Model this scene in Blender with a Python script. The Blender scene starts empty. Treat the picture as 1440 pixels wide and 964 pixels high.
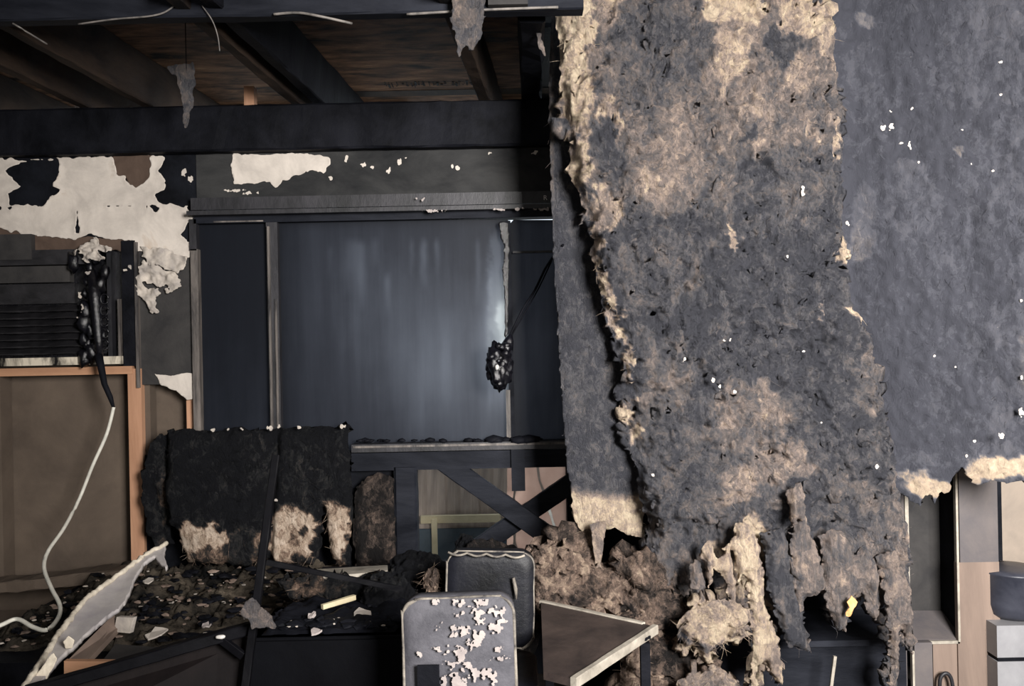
import bpy, bmesh, math, random
import numpy as np
from mathutils import Vector, Matrix, noise as mnoise
random.seed(7)
# ------------------------------------------------------------------ camera, world, lights, exposure
F = 1247.0; CX, CY = 720.0, 482.0; EYE = 1.5; ROLL = math.radians(1.15)
sc = bpy.context.scene; C = sc.collection
cam_d = bpy.data.cameras.new('camera'); cam = bpy.data.objects.new('camera', cam_d); C.objects.link(cam)
cam_d.sensor_width = 36; cam_d.lens = F/1440*36; cam_d.clip_start = 0.02
cam.matrix_world = Matrix.Translation((0,0,EYE)) @ Matrix.Rotation(math.pi/2,4,'X') @ Matrix.Rotation(-ROLL,4,'Z')
sc.camera = cam
W = bpy.data.worlds.new('overcast_sky'); sc.world = W; W.use_nodes = True
W.node_tree.nodes['Background'].inputs[0].default_value = (0.80,0.90,1.0,1)
W.node_tree.nodes['Background'].inputs[1].default_value = 1.4
def area(name, loc, target, sx, sy, power, col, spread=180):
    l = bpy.data.lights.new(name,'AREA'); l.shape='RECTANGLE'; l.size=sx; l.size_y=sy; l.energy=power; l.color=col; l.spread=math.radians(spread)
    o = bpy.data.objects.new(name,l); C.objects.link(o); o.location=loc
    o.rotation_euler = (Vector(target)-Vector(loc)).to_track_quat('-Z','Y').to_euler(); return o
area('key_light', (1.75,-1.0,2.15), (1.35,3.5,1.4), 1.3, 1.3, 250, (1.0,0.965,0.93), 105)  # added key light behind the viewer at right; no doorway is built
area('left_fill', (-1.2,-1.9,1.7), (-1.2,3.9,1.9), 1.2, 1.2, 20, (1.0,0.95,0.88))  # added fill light for the left wall; no window stands there
sc.view_settings.view_transform='Standard'; sc.view_settings.look='None'; sc.view_settings.gamma=1
sc.view_settings.use_curve_mapping=False; sc.view_settings.exposure=0.0

# ------------------------------------------------------------------ helpers
cr, sr = math.cos(ROLL), math.sin(ROLL)
def XZ(u,v,Y):
    """point at depth Y that the photograph shows at pixel u,v"""
    x = u-CX; y = CY-v
    return (x*cr+y*sr)*Y/F, EYE+(-x*sr+y*cr)*Y/F
def P(u,v,Y):
    x,z = XZ(u,v,Y); return Vector((x,Y,z))
def _h(ix,iy,s):
    n = (ix.astype(np.int64)*374761393 + iy.astype(np.int64)*668265263 + s*974634777) & 0xffffffff
    n = ((n ^ (n>>13))*1274126177) & 0xffffffff
    return ((n ^ (n>>16)) & 0xffff)/65535.0
def vn(x,y,s=0):
    x=np.asarray(x,float); y=np.asarray(y,float)
    ix=np.floor(x); iy=np.floor(y); fx=x-ix; fy=y-iy
    fx=fx*fx*fx*(fx*(fx*6-15)+10); fy=fy*fy*fy*(fy*(fy*6-15)+10)
    a=_h(ix,iy,s); b=_h(ix+1,iy,s); c=_h(ix,iy+1,s); d=_h(ix+1,iy+1,s)
    return (a+(b-a)*fx)*(1-fy)+(c+(d-c)*fx)*fy
def fbm(x,y,s=0,o=4):
    t=0; a=.5; tot=0
    for k in range(o):
        t=t+a*(vn(x,y,s+k*17)*2-1); tot+=a; a*=.5; x=x*2.03+11.3; y=y*2.03+5.7
    return t/tot
def ridge(x,y,s=0,o=4):
    t=0; a=.5; tot=0
    for k in range(o):
        t=t+a*(1-np.abs(vn(x,y,s+k*31)*2-1)); tot+=a; a*=.5; x=x*2.1+3.3; y=y*2.1+9.7
    return t/tot
def sdf(poly,U,V):
    """signed distance to a polygon, positive inside"""
    p=np.array(poly,float); d=np.full(U.shape,1e9); ins=np.zeros(U.shape,bool)
    for i in range(len(p)):
        a=p[i]; b=p[(i+1)%len(p)]; e=b-a; L=max(e@e,1e-9)
        t=np.clip(((U-a[0])*e[0]+(V-a[1])*e[1])/L,0,1)
        d=np.minimum(d,np.hypot(U-a[0]-t*e[0],V-a[1]-t*e[1]))
        if a[1]!=b[1]:
            c=((a[1]>V)!=(b[1]>V))&(U<(b[0]-a[0])*(V-a[1])/(b[1]-a[1])+a[0]); ins^=c
    return np.where(ins,d,-d)
def blobs(U,V,base,lst,warp=10,ws=26,seed=3):
    """stain map: soot value at each point, from stains with frayed outlines"""
    u=U+warp*fbm(U/ws,V/ws,seed)+warp*.5*fbm(U/7,V/7,seed+4,2); v=V+warp*fbm(U/ws,V/ws,seed+9)+warp*.5*fbm(U/7,V/7,seed+5,2)
    s=np.array(base,float)*np.ones(U.shape)
    for b in lst:
        x,y,rx,ry,val=b[:5]; r=math.radians(b[5]) if len(b)>5 else 0
        dx=u-x; dy=v-y; a=dx*math.cos(r)+dy*math.sin(r); c=-dx*math.sin(r)+dy*math.cos(r)
        q=np.hypot(a/rx,c/ry); k=np.clip((1.16-q)/.3,0,1); k=k*k*(3-2*k)
        s=s*(1-k)+val*k
    return s
def tag(o,label=None,cat=None,group=None,kind=None):
    if label: o['label']=label
    if cat: o['category']=cat
    if group: o['group']=group
    if kind: o['kind']=kind
    return o
def mesh_obj(name,verts,faces,mat,parent=None,smooth=False,attrs=None,center=True):
    v=np.array([tuple(q) for q in verts],float)
    c=(v.min(0)+v.max(0))/2 if center else np.zeros(3)
    if center: c[2]=v[:,2].min()
    me=bpy.data.meshes.new(name); me.from_pydata((v-c).tolist(),[],faces); me.update()
    if attrs:
        for k,val in attrs.items():
            a=me.attributes.new(k,'FLOAT','POINT'); a.data.foreach_set('value',np.array(val,np.float32))
    if smooth: me.polygons.foreach_set('use_smooth',[True]*len(me.polygons))
    if mat: me.materials.append(mat)
    o=bpy.data.objects.new(name,me); C.objects.link(o); o.location=c
    if parent:
        o.parent=parent; o.matrix_parent_inverse=Matrix.Translation(-Vector(parent_loc(parent)))
    return o
def parent_loc(p):
    l=Vector(p.location)
    while p.parent:
        l=l+ p.matrix_parent_inverse.to_translation(); p=p.parent; l=l+Vector(p.location)
    return l
def empty(name,loc):
    o=bpy.data.objects.new(name,None); C.objects.link(o); o.location=loc; o.empty_display_size=.05; return o
class MB:
    def __init__(s): s.v=[]; s.f=[]
    def box(s,c,d,rot=None):
        n=len(s.v); c=Vector(c)
        for i in (-1,1):
            for j in (-1,1):
                for k in (-1,1):
                    q=Vector((i*d[0]/2,j*d[1]/2,k*d[2]/2))
                    if rot: q=rot@q
                    s.v.append(c+q)
        s.f+=[[n+a for a in q] for q in ((0,1,3,2),(4,6,7,5),(0,4,5,1),(2,3,7,6),(0,2,6,4),(1,5,7,3))]; return s
    def pxbox(s,u0,v0,u1,v1,Y,d):
        """level box whose front face stands at depth Y"""
        c=P((u0+u1)/2,(v0+v1)/2,Y); return s.box((c.x,Y+d/2,c.z),((u1-u0)*Y/F,d,(v1-v0)*Y/F))
    def tube(s,pts,r,n=8,cap=True):
        pts=[Vector(p) for p in pts]; m=len(pts); base=len(s.v)
        rr=r if hasattr(r,'__len__') else [r]*m
        for i,p in enumerate(pts):
            t=(pts[min(i+1,m-1)]-pts[max(i-1,0)]).normalized()
            a=t.cross(Vector((0,1,0)) if abs(t.y)<.9 else Vector((1,0,0))).normalized(); b=t.cross(a)
            for k in range(n):
                g=2*math.pi*k/n; s.v.append(p+(a*math.cos(g)+b*math.sin(g))*rr[i])
        for i in range(m-1):
            for k in range(n):
                s.f.append([base+i*n+k,base+i*n+(k+1)%n,base+(i+1)*n+(k+1)%n,base+(i+1)*n+k])
        if cap: s.f.append([base+k for k in range(n)][::-1]); s.f.append([base+(m-1)*n+k for k in range(n)])
        return s
    def beam(s,p0,p1,w,h,seg=14,jit=.004,up=(0,0,1),seed=0):
        """timber with slightly eaten-away arrises: w across, h along up"""
        p0=Vector(p0); p1=Vector(p1); t=(p1-p0).normalized(); a=t.cross(Vector(up)).normalized(); b=a.cross(t)
        base=len(s.v); rnd=random.Random(seed*7+len(s.v))
        sec=[(-1,-.8),(-.8,-1),(.8,-1),(1,-.8),(1,.8),(.8,1),(-.8,1),(-1,.8)]
        ch=min(w,h)*.1
        for i in range(seg+1):
            q=p0.lerp(p1,i/seg)
            for (x,y) in sec:
                X=math.copysign(w/2-(ch if abs(x)<1 else 0),x); Yy=math.copysign(h/2-(ch if abs(y)<1 else 0),y)
                j=mnoise.noise_vector(q*9+Vector((x*5,y*5,seed)))*jit
                s.v.append(q+a*(X+j.x+rnd.uniform(-1,1)*jit*.3)+b*(Yy+j.y+rnd.uniform(-1,1)*jit*.3))
        for i in range(seg):
            for k in range(8): s.f.append([base+i*8+k,base+i*8+(k+1)%8,base+(i+1)*8+(k+1)%8,base+(i+1)*8+k])
        s.f.append([base+k for k in range(8)][::-1]); s.f.append([base+seg*8+k for k in range(8)])
        return s
    def lump(s,c,r,seed=0,amp=.35,freq=2.2,sub=3):
        bm=bmesh.new(); bmesh.ops.create_icosphere(bm,subdivisions=sub,radius=1); n=len(s.v)
        for q in bm.verts:
            d=q.co.copy(); k=1+amp*mnoise.fractal(d*freq+Vector((seed*3.1,seed*1.7,0)),.9,2.1,4)
            s.v.append(Vector(c)+Vector((d.x*r[0],d.y*r[1],d.z*r[2]))*k)
        for f in bm.faces: s.f.append([n+q.index for q in f.verts])
        bm.free(); return s
    def build(s,name,mat,parent=None,smooth=False,attrs=None):
        o=mesh_obj(name,s.v,s.f,mat,parent,smooth,attrs)
        bm=bmesh.new(); bm.from_mesh(o.data); bmesh.ops.recalc_face_normals(bm,faces=bm.faces); bm.to_mesh(o.data); bm.free()
        return o
def sheet(name,polys,mat,Y=4.0,cell=4,thick=.004,rag=2,ragscale=9,relief=None,soot=None,holes=(),parent=None,field=None,box=None,seed=1,smooth=True,place=None):
    """torn sheet: outlines in photo pixels, standing at its own depth Y (number or function), with relief and thickness in metres"""
    if box is None:
        a=np.array([q for p in polys for q in p]); box=(a[:,0].min()-6,a[:,1].min()-6,a[:,0].max()+6,a[:,1].max()+6)
    us=np.arange(box[0],box[2]+cell,cell); vs=np.arange(box[1],box[3]+cell,cell); U,V=np.meshgrid(us,vs)
    if field is None:
        S=np.full(U.shape,-1e9)
        for p in polys: S=np.maximum(S,sdf(p,U,V))
        S=S+rag*fbm(U/ragscale,V/ragscale,seed,4)*1.6
        for h in holes: S=np.minimum(S,-sdf(h,U,V)+rag*fbm(U/ragscale,V/ragscale,seed+50,4)*1.6)
    else: S=field(U,V)
    Yb=Y(U,V) if callable(Y) else np.full(U.shape,float(Y))
    R=relief(U,V,S) if relief is not None else 0*U
    So=soot(U,V) if soot is not None else 0*U
    X=((U-CX)*cr+(CY-V)*sr)*Yb/F; Z=EYE+(-(U-CX)*sr+(CY-V)*cr)*Yb/F; Yy=Yb-R
    A=np.stack([X,Yy,Z,So],-1); ny,nx=U.shape
    verts=[]; faces=[]; idx={}
    def vert(j,i):
        k=(j,i)
        if k not in idx: idx[k]=len(verts); verts.append(A[j,i])
        return idx[k]
    def cut(a,b):
        k=(a,b) if a<b else (b,a)
        kk=('e',)+k
        if kk not in idx:
            a,b=k; sa,sb=S[a],S[b]; t=sa/(sa-sb); idx[kk]=len(verts); verts.append(A[a]*(1-t)+A[b]*t)
        return idx[kk]
    I=S>0
    cnt=I[:-1,:-1].astype(int)+I[1:,:-1]+I[:-1,1:]+I[1:,1:]
    for j,i in np.argwhere(cnt>0):
        j=int(j); i=int(i); q=[(j,i),(j+1,i),(j+1,i+1),(j,i+1)]
        if cnt[j,i]==4: faces.append([vert(*w) for w in q]); continue
        f=[]
        for k in range(4):
            a=q[k]; b=q[(k+1)%4]
            if I[a]: f.append(vert(*a))
            if I[a]!=I[b]: f.append(cut(a,b))
        if len(f)>2: faces.append(f)
    if not faces: return None
    v=np.array(verts)
    pts=v[:,:3] if place is None else np.array([place(*q) for q in v[:,:3]])
    o=mesh_obj(name,pts,faces,mat,parent,smooth,{'soot':v[:,3]})
    if thick:
        m=o.modifiers.new('thickness','SOLIDIFY'); m.thickness=thick; m.offset=-1
    return o

# ------------------------------------------------------------------ materials
def s2l(c): return tuple(((x/255)/12.92 if x/255<=.04045 else ((x/255+.055)/1.055)**2.4) for x in c)+(1,)
class NT:
    def __init__(s,name):
        s.m=bpy.data.materials.new(name); s.m.use_nodes=True; s.t=s.m.node_tree; s.b=s.t.nodes['Principled BSDF']; s.out=s.t.nodes['Material Output']
        s.tc=s.t.nodes.new('ShaderNodeTexCoord')
    def n(s,ty,**k):
        q=s.t.nodes.new(ty)
        for a,b in k.items(): setattr(q,a,b)
        return q
    def link(s,a,b): s.t.links.new(a,b)
    def noise(s,scale,detail=6,rough=.6,stretch=(1,1,1),dist=0):
        mp=s.n('ShaderNodeMapping'); mp.inputs['Scale'].default_value=stretch
        s.link(s.tc.outputs['Object'],mp.inputs[0])
        q=s.n('ShaderNodeTexNoise'); q.inputs['Scale'].default_value=scale; q.inputs['Detail'].default_value=detail
        q.inputs['Roughness'].default_value=rough; q.inputs['Distortion'].default_value=dist
        s.link(mp.outputs[0],q.inputs['Vector']); return q.outputs['Fac']
    def ramp(s,fac,stops,interp='LINEAR'):
        q=s.n('ShaderNodeValToRGB'); q.color_ramp.interpolation=interp; e=q.color_ramp.elements
        while len(e)<len(stops): e.new(.5)
        for i,(p,c) in enumerate(stops): e[i].position=p; e[i].color=c
        s.link(fac,q.inputs[0]); return q.outputs[0]
    def math(s,op,a,b=None,clamp=False):
        q=s.n('ShaderNodeMath',operation=op,use_clamp=clamp)
        for i,x in enumerate((a,b)):
            if x is None: continue
            if isinstance(x,(int,float)): q.inputs[i].default_value=x
            else: s.link(x,q.inputs[i])
        return q.outputs[0]
    def bump(s,h,strength=.4,dist=.01):
        q=s.n('ShaderNodeBump'); q.inputs['Strength'].default_value=strength; q.inputs['Distance'].default_value=dist
        s.link(h,q.inputs['Height']); s.link(q.outputs[0],s.b.inputs['Normal'])
def surf(name,c1,c2,scale=6,rough=.7,bump=.3,bs=40,stretch=(1,1,1),spec=.3,c3=None,lo=.35,hi=.65,bd=.005):
    """mottled surface of two or three real colours (sRGB 0-255)"""
    k=NT(name); f=k.noise(scale,7,.65,stretch,.4)
    st=[(lo,s2l(c1)),(hi,s2l(c2))]
    if c3: st.append((min(hi+.12,1),s2l(c3)))
    k.link(k.ramp(f,st),k.b.inputs['Base Color'])
    k.b.inputs['Roughness'].default_value=rough; k.b.inputs['Specular IOR Level'].default_value=spec
    if bump: k.bump(k.noise(bs,8,.7,stretch),bump,bd)
    return k.m
def wool(name,stops,fine=.22,rough=.95,bs=1.0,bd=.022):
    """insulation wool: colour follows how sooty the fibre is"""
    k=NT(name); a=k.n('ShaderNodeAttribute',attribute_name='soot')
    n1=k.noise(20,10,.78,(1,1,.6),2.2); n2=k.noise(75,8,.8,(1,1,.4),3.0)
    d=k.math('ADD',k.math('MULTIPLY',k.math('SUBTRACT',n1,.5),fine*2.2),k.math('MULTIPLY',k.math('SUBTRACT',n2,.5),fine*1.6))
    nz=k.n('ShaderNodeTexNoise'); nz.inputs['Scale'].default_value=16; nz.inputs['Detail'].default_value=5; k.link(k.tc.outputs['Object'],nz.inputs['Vector'])
    mx=k.n('ShaderNodeVectorMath',operation='MULTIPLY_ADD'); k.link(nz.outputs['Color'],mx.inputs[0]); mx.inputs[1].default_value=(.09,.09,.09); k.link(k.tc.outputs['Object'],mx.inputs[2])
    mp=k.n('ShaderNodeMapping'); mp.inputs['Scale'].default_value=(1,.6,.6); k.link(mx.outputs[0],mp.inputs[0])
    vo=k.n('ShaderNodeTexVoronoi'); vo.inputs['Scale'].default_value=34; vo.inputs['Detail'].default_value=2; vo.inputs['Roughness'].default_value=.7; k.link(mp.outputs[0],vo.inputs['Vector'])
    sx=k.n('ShaderNodeSeparateColor'); k.link(vo.outputs['Color'],sx.inputs[0])
    d=k.math('ADD',d,k.math('MULTIPLY',k.math('SUBTRACT',sx.outputs[0],.5),fine*.8))
    f=k.math('ADD',a.outputs['Fac'],d,True)
    k.link(k.ramp(f,[(p,s2l(c)) for p,c in stops]),k.b.inputs['Base Color'])
    k.b.inputs['Roughness'].default_value=rough; k.b.inputs['Specular IOR Level'].default_value=.12
    h=k.math('ADD',k.noise(38,10,.78,(1,1,.5),3.0),k.math('MULTIPLY',k.noise(130,6,.75,(1,1,.35),2),.5))
    h=k.math('SUBTRACT',h,k.math('MULTIPLY',vo.outputs['Distance'],.22))
    k.bump(h,bs,bd); return k.m
M={}
M['wool']=wool('insulation_wool',[(0,(252,233,204)),(.16,(230,208,182)),(.32,(194,174,160)),(.48,(156,143,137)),(.64,(128,121,119)),(.8,(108,107,111)),(1,(80,81,88))],.29,bs=1.0,bd=.03)  # sooty end lightened too, so dark fibres carry painted haze
M['brownwool']=wool('brown_insulation',[(0,(244,222,196)),(.16,(226,202,178)),(.34,(188,164,147)),(.52,(146,126,114)),(.7,(104,92,85)),(.86,(70,63,60)),(1,(44,42,42))],.36,bs=1.0,bd=.035)
M['hazesootwool']=wool('sooted_hazed_insulation',[(0,(196,178,154)),(.3,(160,143,125)),(.5,(114,109,108)),(.72,(84,84,90)),(.9,(75,76,83)),(1,(63,64,71))],.19,bs=.65,bd=.012)  # soot colours raised to paint a haze veil into this sheet
M['charwool']=wool('charred_insulation',[(0,(244,224,204)),(.2,(218,194,172)),(.4,(150,126,110)),(.6,(82,72,66)),(.74,(58,57,57)),(.88,(42,43,45)),(1,(26,27,31))],.34)
M['char']=surf('charred_timber',(9,10,14),(26,27,33),5,.62,.5,55,(1,1,1),.35); M['char'].node_tree.nodes['Principled BSDF'].inputs['Specular IOR Level'].default_value=.08
M['charblue']=surf('sooted_timber',(17,19,25),(40,42,49),4,.6,.35,60,(.4,1,1.5),.35); M['charblue'].node_tree.nodes['Principled BSDF'].inputs['Specular IOR Level'].default_value=.08
M['soot']=surf('soot_black_wall',(9,10,14),(24,26,32),6,.7,.4,60,(1,1,1),.25); M['soot'].node_tree.nodes['Principled BSDF'].inputs['Specular IOR Level'].default_value=.08
M['sootgrey']=surf('soot_grey_board',(40,39,40),(60,58,57),5,.75,.25,70)
M['headboard']=surf('smoked_board',(26,27,29),(54,54,54),6,.8,.35,60,(.5,1,1),.25)
M['paint']=surf('white_wall_paint',(176,168,160),(208,199,189),6,.75,.2,60,(1,1,1),.3,c3=(186,170,154),lo=.3,hi=.6)
M['paintbrown']=surf('brown_paper_face',(72,58,50),(92,76,66),9,.85,.2,60)
M['plaster']=surf('grey_white_plaster',(150,143,138),(200,190,178),14,.8,.3,60)
M['osb']=surf('strand_board',(24,19,17),(142,106,80),13,.8,.8,45,(.3,1,1),.25,c3=(186,150,116),lo=.36,hi=.6,bd=.01)
M['rafter']=surf('scorched_rafter',(14,13,15),(72,58,48),5,.75,.5,40,(1,.3,1),.25)
M['wood']=surf('pine_stud',(158,118,92),(194,150,121),5,.65,.2,40,(1.5,1,.2),.3)
M['woodh']=surf('pine_plate',(152,112,87),(190,146,114),5,.65,.2,40,(.2,1,1.5),.3)
M['brownpanel']=surf('brown_sheathing',(78,68,60),(100,88,77),2.5,.85,.15,50)
M['glossblack']=surf('melted_black_plastic',(8,8,11),(20,20,26),12,.22,.5,30,(1,1,1),.6,bd=.01)
M['metalgrey']=surf('grey_window_metal',(34,33,35),(124,116,110),8,.5,.25,70,(2,2,.3),.5)
M['metaldark']=surf('dark_window_metal',(13,14,18),(46,45,50),8,.5,.3,60,(1,1,.4),.5)
M['cord']=surf('white_cord',(196,194,184),(224,220,208),20,.5,.1,80,(1,1,1),.4)
M['wire']=surf('grey_cable',(70,68,67),(128,122,117),20,.5,.1,80,(1,1,1),.4)
M['louver']=surf('sooted_louvre',(10,10,13),(44,43,46),9,.5,.3,60,(.5,1,1),.5)
M['sillmix']=surf('smudged_white_sill',(16,14,14),(206,196,178),5,.6,.2,50,(1,1,.3),.3,lo=.44,hi=.54)
M['drywall']=surf('dusty_drywall',(150,145,148),(182,176,172),4,.85,.2,60)
M['drywalledge']=surf('torn_paper_edge',(176,166,150),(226,216,198),18,.9,.6,60)
M['debris']=surf('ash_and_debris',(14,15,16),(86,78,68),5,.95,1.0,50,(.6,1.4,1),.15,c3=(146,132,116),lo=.40,hi=.62,bd=.02)
M['black']=surf('black_board',(4,4,7),(10,11,15),3,.7,.2,70); M['black'].node_tree.nodes['Principled BSDF'].inputs['Specular IOR Level'].default_value=.08
M['darkbrown']=surf('dark_brown_board',(14,12,13),(27,22,22),4,.7,.3,60); M['darkbrown'].node_tree.nodes['Principled BSDF'].inputs['Specular IOR Level'].default_value=.08
M['brownboard']=surf('scorched_brown_board',(44,37,36),(80,68,63),5,.65,.3,60,(1,1,1),.35)
M['trimwhite']=surf('white_edge_trim',(130,124,114),(184,176,163),10,.6,.3,60)
M['vinyl']=surf('sooted_grey_vinyl',(52,52,58),(92,91,97),9,.6,.5,70,(1,1,1),.3,lo=.3,hi=.6)
M['vinyldark']=surf('sooted_black_vinyl',(7,8,11),(28,29,36),6,.42,.35,45,(1,1,1),.22)
M['rim']=surf('worn_rim',(52,50,52),(160,152,140),14,.6,.5,60)
M['peel']=surf('peeled_white_backing',(146,137,135),(182,172,167),14,.8,.3,80)
M['cabinet']=surf('scorched_wood_cabinet',(104,90,82),(138,120,108),3,.6,.2,50,(1.5,1,.25),.35)
M['cabinetsoot']=surf('sooted_cabinet_top',(82,79,82),(104,97,95),4,.6,.2,50)
M['beige']=surf('beige_wall',(134,124,114),(156,143,130),3,.8,.15,50)
M['pot']=surf('dark_cooking_pot',(44,46,56),(66,68,78),6,.4,.1,50,(1,1,1),.5)
M['appliance']=surf('grey_appliance',(124,124,128),(150,150,153),4,.4,.05,50,(1,1,1),.5)
M['orange']=surf('orange_scrap',(206,138,92),(214,184,120),30,.7,.3,80)
M['fence']=surf('weathered_fence_board',(150,138,130),(198,182,168),7,.8,.3,50,(2.5,1,.25))
M['fencerail']=surf('pale_fence_rail',(190,178,146),(210,198,166),7,.8,.2,50)
M['fenceblue']=surf('blue_grey_skirting_board',(66,78,88),(88,98,106),5,.8,.2,50)
M['glasspink']=surf('heat_stained_glass',(176,152,140),(206,180,164),5,.35,.1,50,(1,1,1),.5)
M['floor']=surf('ash_covered_floor',(24,22,22),(66,58,52),5,.95,.8,40,bd=.02)
M['barblack']=surf('black_painted_steel',(6,6,9),(14,14,18),8,.6,.2,60,(1,1,1),.2); M['barblack'].node_tree.nodes['Principled BSDF'].inputs['Specular IOR Level'].default_value=.08
M['bolt']=surf('bright_bolt',(190,186,180),(220,216,210),20,.35,.1,60,(1,1,1),.6)
M['ground']=surf('outdoor_ground',(120,112,100),(150,142,128),3,.95,.3,40)
def glass_mat():
    """window glass under a film of soot: thin film lets daylight through"""
    k=NT('sooted_glass'); a=k.n('ShaderNodeAttribute',attribute_name='soot')
    st=k.noise(1.0,6,.6,(15,1,1.3)); cl=k.noise(7,5,.6)
    f=k.math('ADD',a.outputs['Fac'],k.math('MULTIPLY',k.math('SUBTRACT',st,.5),.16))
    f=k.math('ADD',f,k.math('MULTIPLY',k.math('SUBTRACT',cl,.5),.06),True)
    film=k.ramp(f,[(0,(.010,.013,.022,1)),(.12,(.050,.054,.066,1)),(.3,(.195,.197,.215,1)),(.5,(.45,.455,.48,1)),(1,(1,1,.97,1))])
    tr=k.n('ShaderNodeBsdfTranslucent'); k.link(film,tr.inputs[0])
    k.b.inputs['Base Color'].default_value=(.005,.006,.009,1); k.b.inputs['Roughness'].default_value=.5; k.b.inputs['Specular IOR Level'].default_value=.12
    ad=k.n('ShaderNodeAddShader'); k.link(k.b.outputs[0],ad.inputs[0]); k.link(tr.outputs[0],ad.inputs[1])
    k.link(ad.outputs[0],k.out.inputs[0]); return k.m
M['glass']=glass_mat()
def lit_through(name,c):
    k=NT(name); n=k.noise(5,6,.65); col=k.ramp(n,[(.3,s2l(c[0])),(.7,s2l(c[1]))])
    tr=k.n('ShaderNodeBsdfTranslucent'); k.link(col,tr.inputs[0]); k.link(col,k.b.inputs['Base Color']); k.b.inputs['Roughness'].default_value=.4
    mx=k.n('ShaderNodeMixShader'); mx.inputs[0].default_value=.8; k.link(k.b.outputs[0],mx.inputs[1]); k.link(tr.outputs[0],mx.inputs[2]); k.link(mx.outputs[0],k.out.inputs[0]); return k.m
M['glasspink']=lit_through('heat_stained_glass',((214,190,178),(240,220,208)))

# ------------------------------------------------------------------ the setting
YW=4.0
def one(name,mat,parent=None,smooth=False,**kw):
    b=MB(); b.pxbox(kw['u0'],kw['v0'],kw['u1'],kw['v1'],kw['Y'],kw['d']); return b.build(name,M[mat],parent,smooth)
# floor and outdoor ground
fl=tag(MB().box((0.2,.9,-.03),(6.4,6.6,.06)).build('floor',M['floor']),'ash covered floor of the burnt room','floor',kind='structure')
gr=tag(MB().box((0,9,-.12),(30,9.2,.1)).build('ground_outside',M['ground']),'bare ground outside behind the house','ground',kind='structure')
tag(MB().box((-2.95,.9,1.4),(.1,6.6,2.8)).build('wall_left',M['sootgrey']),'smoke grey side wall left of the view','wall',kind='structure')
tag(MB().box((3.35,.9,1.4),(.1,6.6,2.8)).build('wall_right',M['beige']),'beige side wall right of the view','wall',kind='structure')
tag(MB().box((0.2,-2.35,1.4),(6.6,.1,2.8)).build('wall_front_blocker',M['sootgrey']),'smoke grey wall added behind the viewer to block sky light','wall',kind='structure')  # unseen wall, added to keep flat ambient sky light out
# ceiling: strand board with rafters and a cross beam
ZS=2.80
ceil=MB().box((-1.475,3.5,ZS+.01),(3.25,2.54,.02)).build('ceiling',M['osb']); tag(ceil,'smoke stained strand board roof deck above the rafters','ceiling',kind='structure')
tag(MB().box((.2,.0,2.9),(6.6,4.8,.04)).build('ceiling_front',M['sootgrey']),'sooted ceiling over the viewer','ceiling',kind='structure')
tag(MB().box((1.9,3.4,3.06),(3.5,2.7,.04)).build('ceiling_right',M['soot']),'black sooted higher ceiling above the hanging insulation','ceiling',kind='structure')
dirx=(811-720)/F
def rafter(u,Y0=2.7,Y1=4.74,w=.05,zb=2.585,mat='rafter',seed=0):
    a=P(u,145,4.0); x=a.x
    b=MB(); b.beam((x+dirx*(Y0-4),Y0,(zb+ZS)/2),(x+dirx*(Y1-4),Y1,(zb+ZS)/2),w,ZS-zb,26,.004,seed=seed)
    return b.build('rafter',M[mat],ceil)
for i,u in enumerate((-30,128,214,420,452,682)):
    rafter(u,seed=i,w=(.045,.05,.045,.05,.05,.055)[i],mat='char' if i in (4,) else 'rafter')
b=MB(); b.beam((-2.6,2.86,2.68),(.25,2.86,2.68),.06,.24,30,.003); b.build('cross_beam',M['charblue'],ceil)
one('plank_patch','sootgrey',ceil,u0=686,v0=-30,u1=742,v1=6,Y=2.8,d=.025)
b=MB(); p=P(746,80,3.9); b.beam((p.x-.02,3.0,2.69),(p.x+.02,4.7,2.69),.09,.22,20,.008); b.build('rafter',M['char'],ceil)
# eave board with gaps where daylight shows
for (u0,u1) in ((-60,2),(175,572),(705,860)):
    one('eave_board','char',ceil,u0=u0*1.0,v0=118,u1=u1,v1=152,Y=4.74,d=.02)
MB().box((.32,4.22,ZS+.012),(.4,1.1,.02)).build('deck_board',M['char'],ceil)
# stamp on the strand board: a row of unreadable scorched characters
b=MB(); rnd=random.Random(5); yy=4.42
for k in range(26):
    x=P(542,112,4.42).x+k*.0185
    if k in (4,11,17): continue
    for q in range(rnd.randint(2,3)):
        b.box((x+rnd.uniform(-.005,.005),yy+rnd.uniform(-.03,.03),ZS-.0012),(rnd.choice((.004,.011)),rnd.choice((.06,.012)),.002))
tag(b.build('stamp_marks',M['char'],ceil),kind='stuff')
b=MB().box((P(600,90,4.42).x,4.58,ZS-.0008),(1.3,.10,.0014)); b.build('dark_band',M['rafter'],ceil)
# small pine block on the plate
one('pine_block','wood',ceil,u0=343,v0=121,u1=357,v1=149,Y=3.96,d=.05)

# back wall
wb=empty('wall_back',(0,YW,0)); tag(wb,'burnt back wall with header beam, studs and cross brace','wall',kind='structure')
b=MB(); b.beam(P(-80,191,3.98)-Vector((0,0,0)),P(-80,191,3.98)+Vector((3.05,0,0)),.09,.205,60,.004); b.build('header_beam',M['char'],wb)
one('upper_board','headboard',wb,u0=276,v0=208,u1=860,v1=274,Y=YW,d=.09)
one('upper_board','soot',wb,u0=-90,v0=212,u1=276,v1=347,Y=YW,d=.09)
one('lower_slab','soot',wb,u0=196,v0=636,u1=556,v1=972,Y=YW+.02,d=.09)
one('lower_slab','soot',wb,u0=556,v0=792,u1=800,v1=972,Y=YW+.02,d=.09)
one('side_slab','soot',wb,u0=794,v0=100,u1=1405,v1=972,Y=YW+.02,d=.09)
one('kitchen_wall','beige',wb,u0=1405,v0=100,u1=1700,v1=972,Y=YW+.02,d=.09)
one('cavity_back','brownpanel',wb,u0=-90,v0=505,u1=274,v1=972,Y=YW+.11,d=.02)
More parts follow.
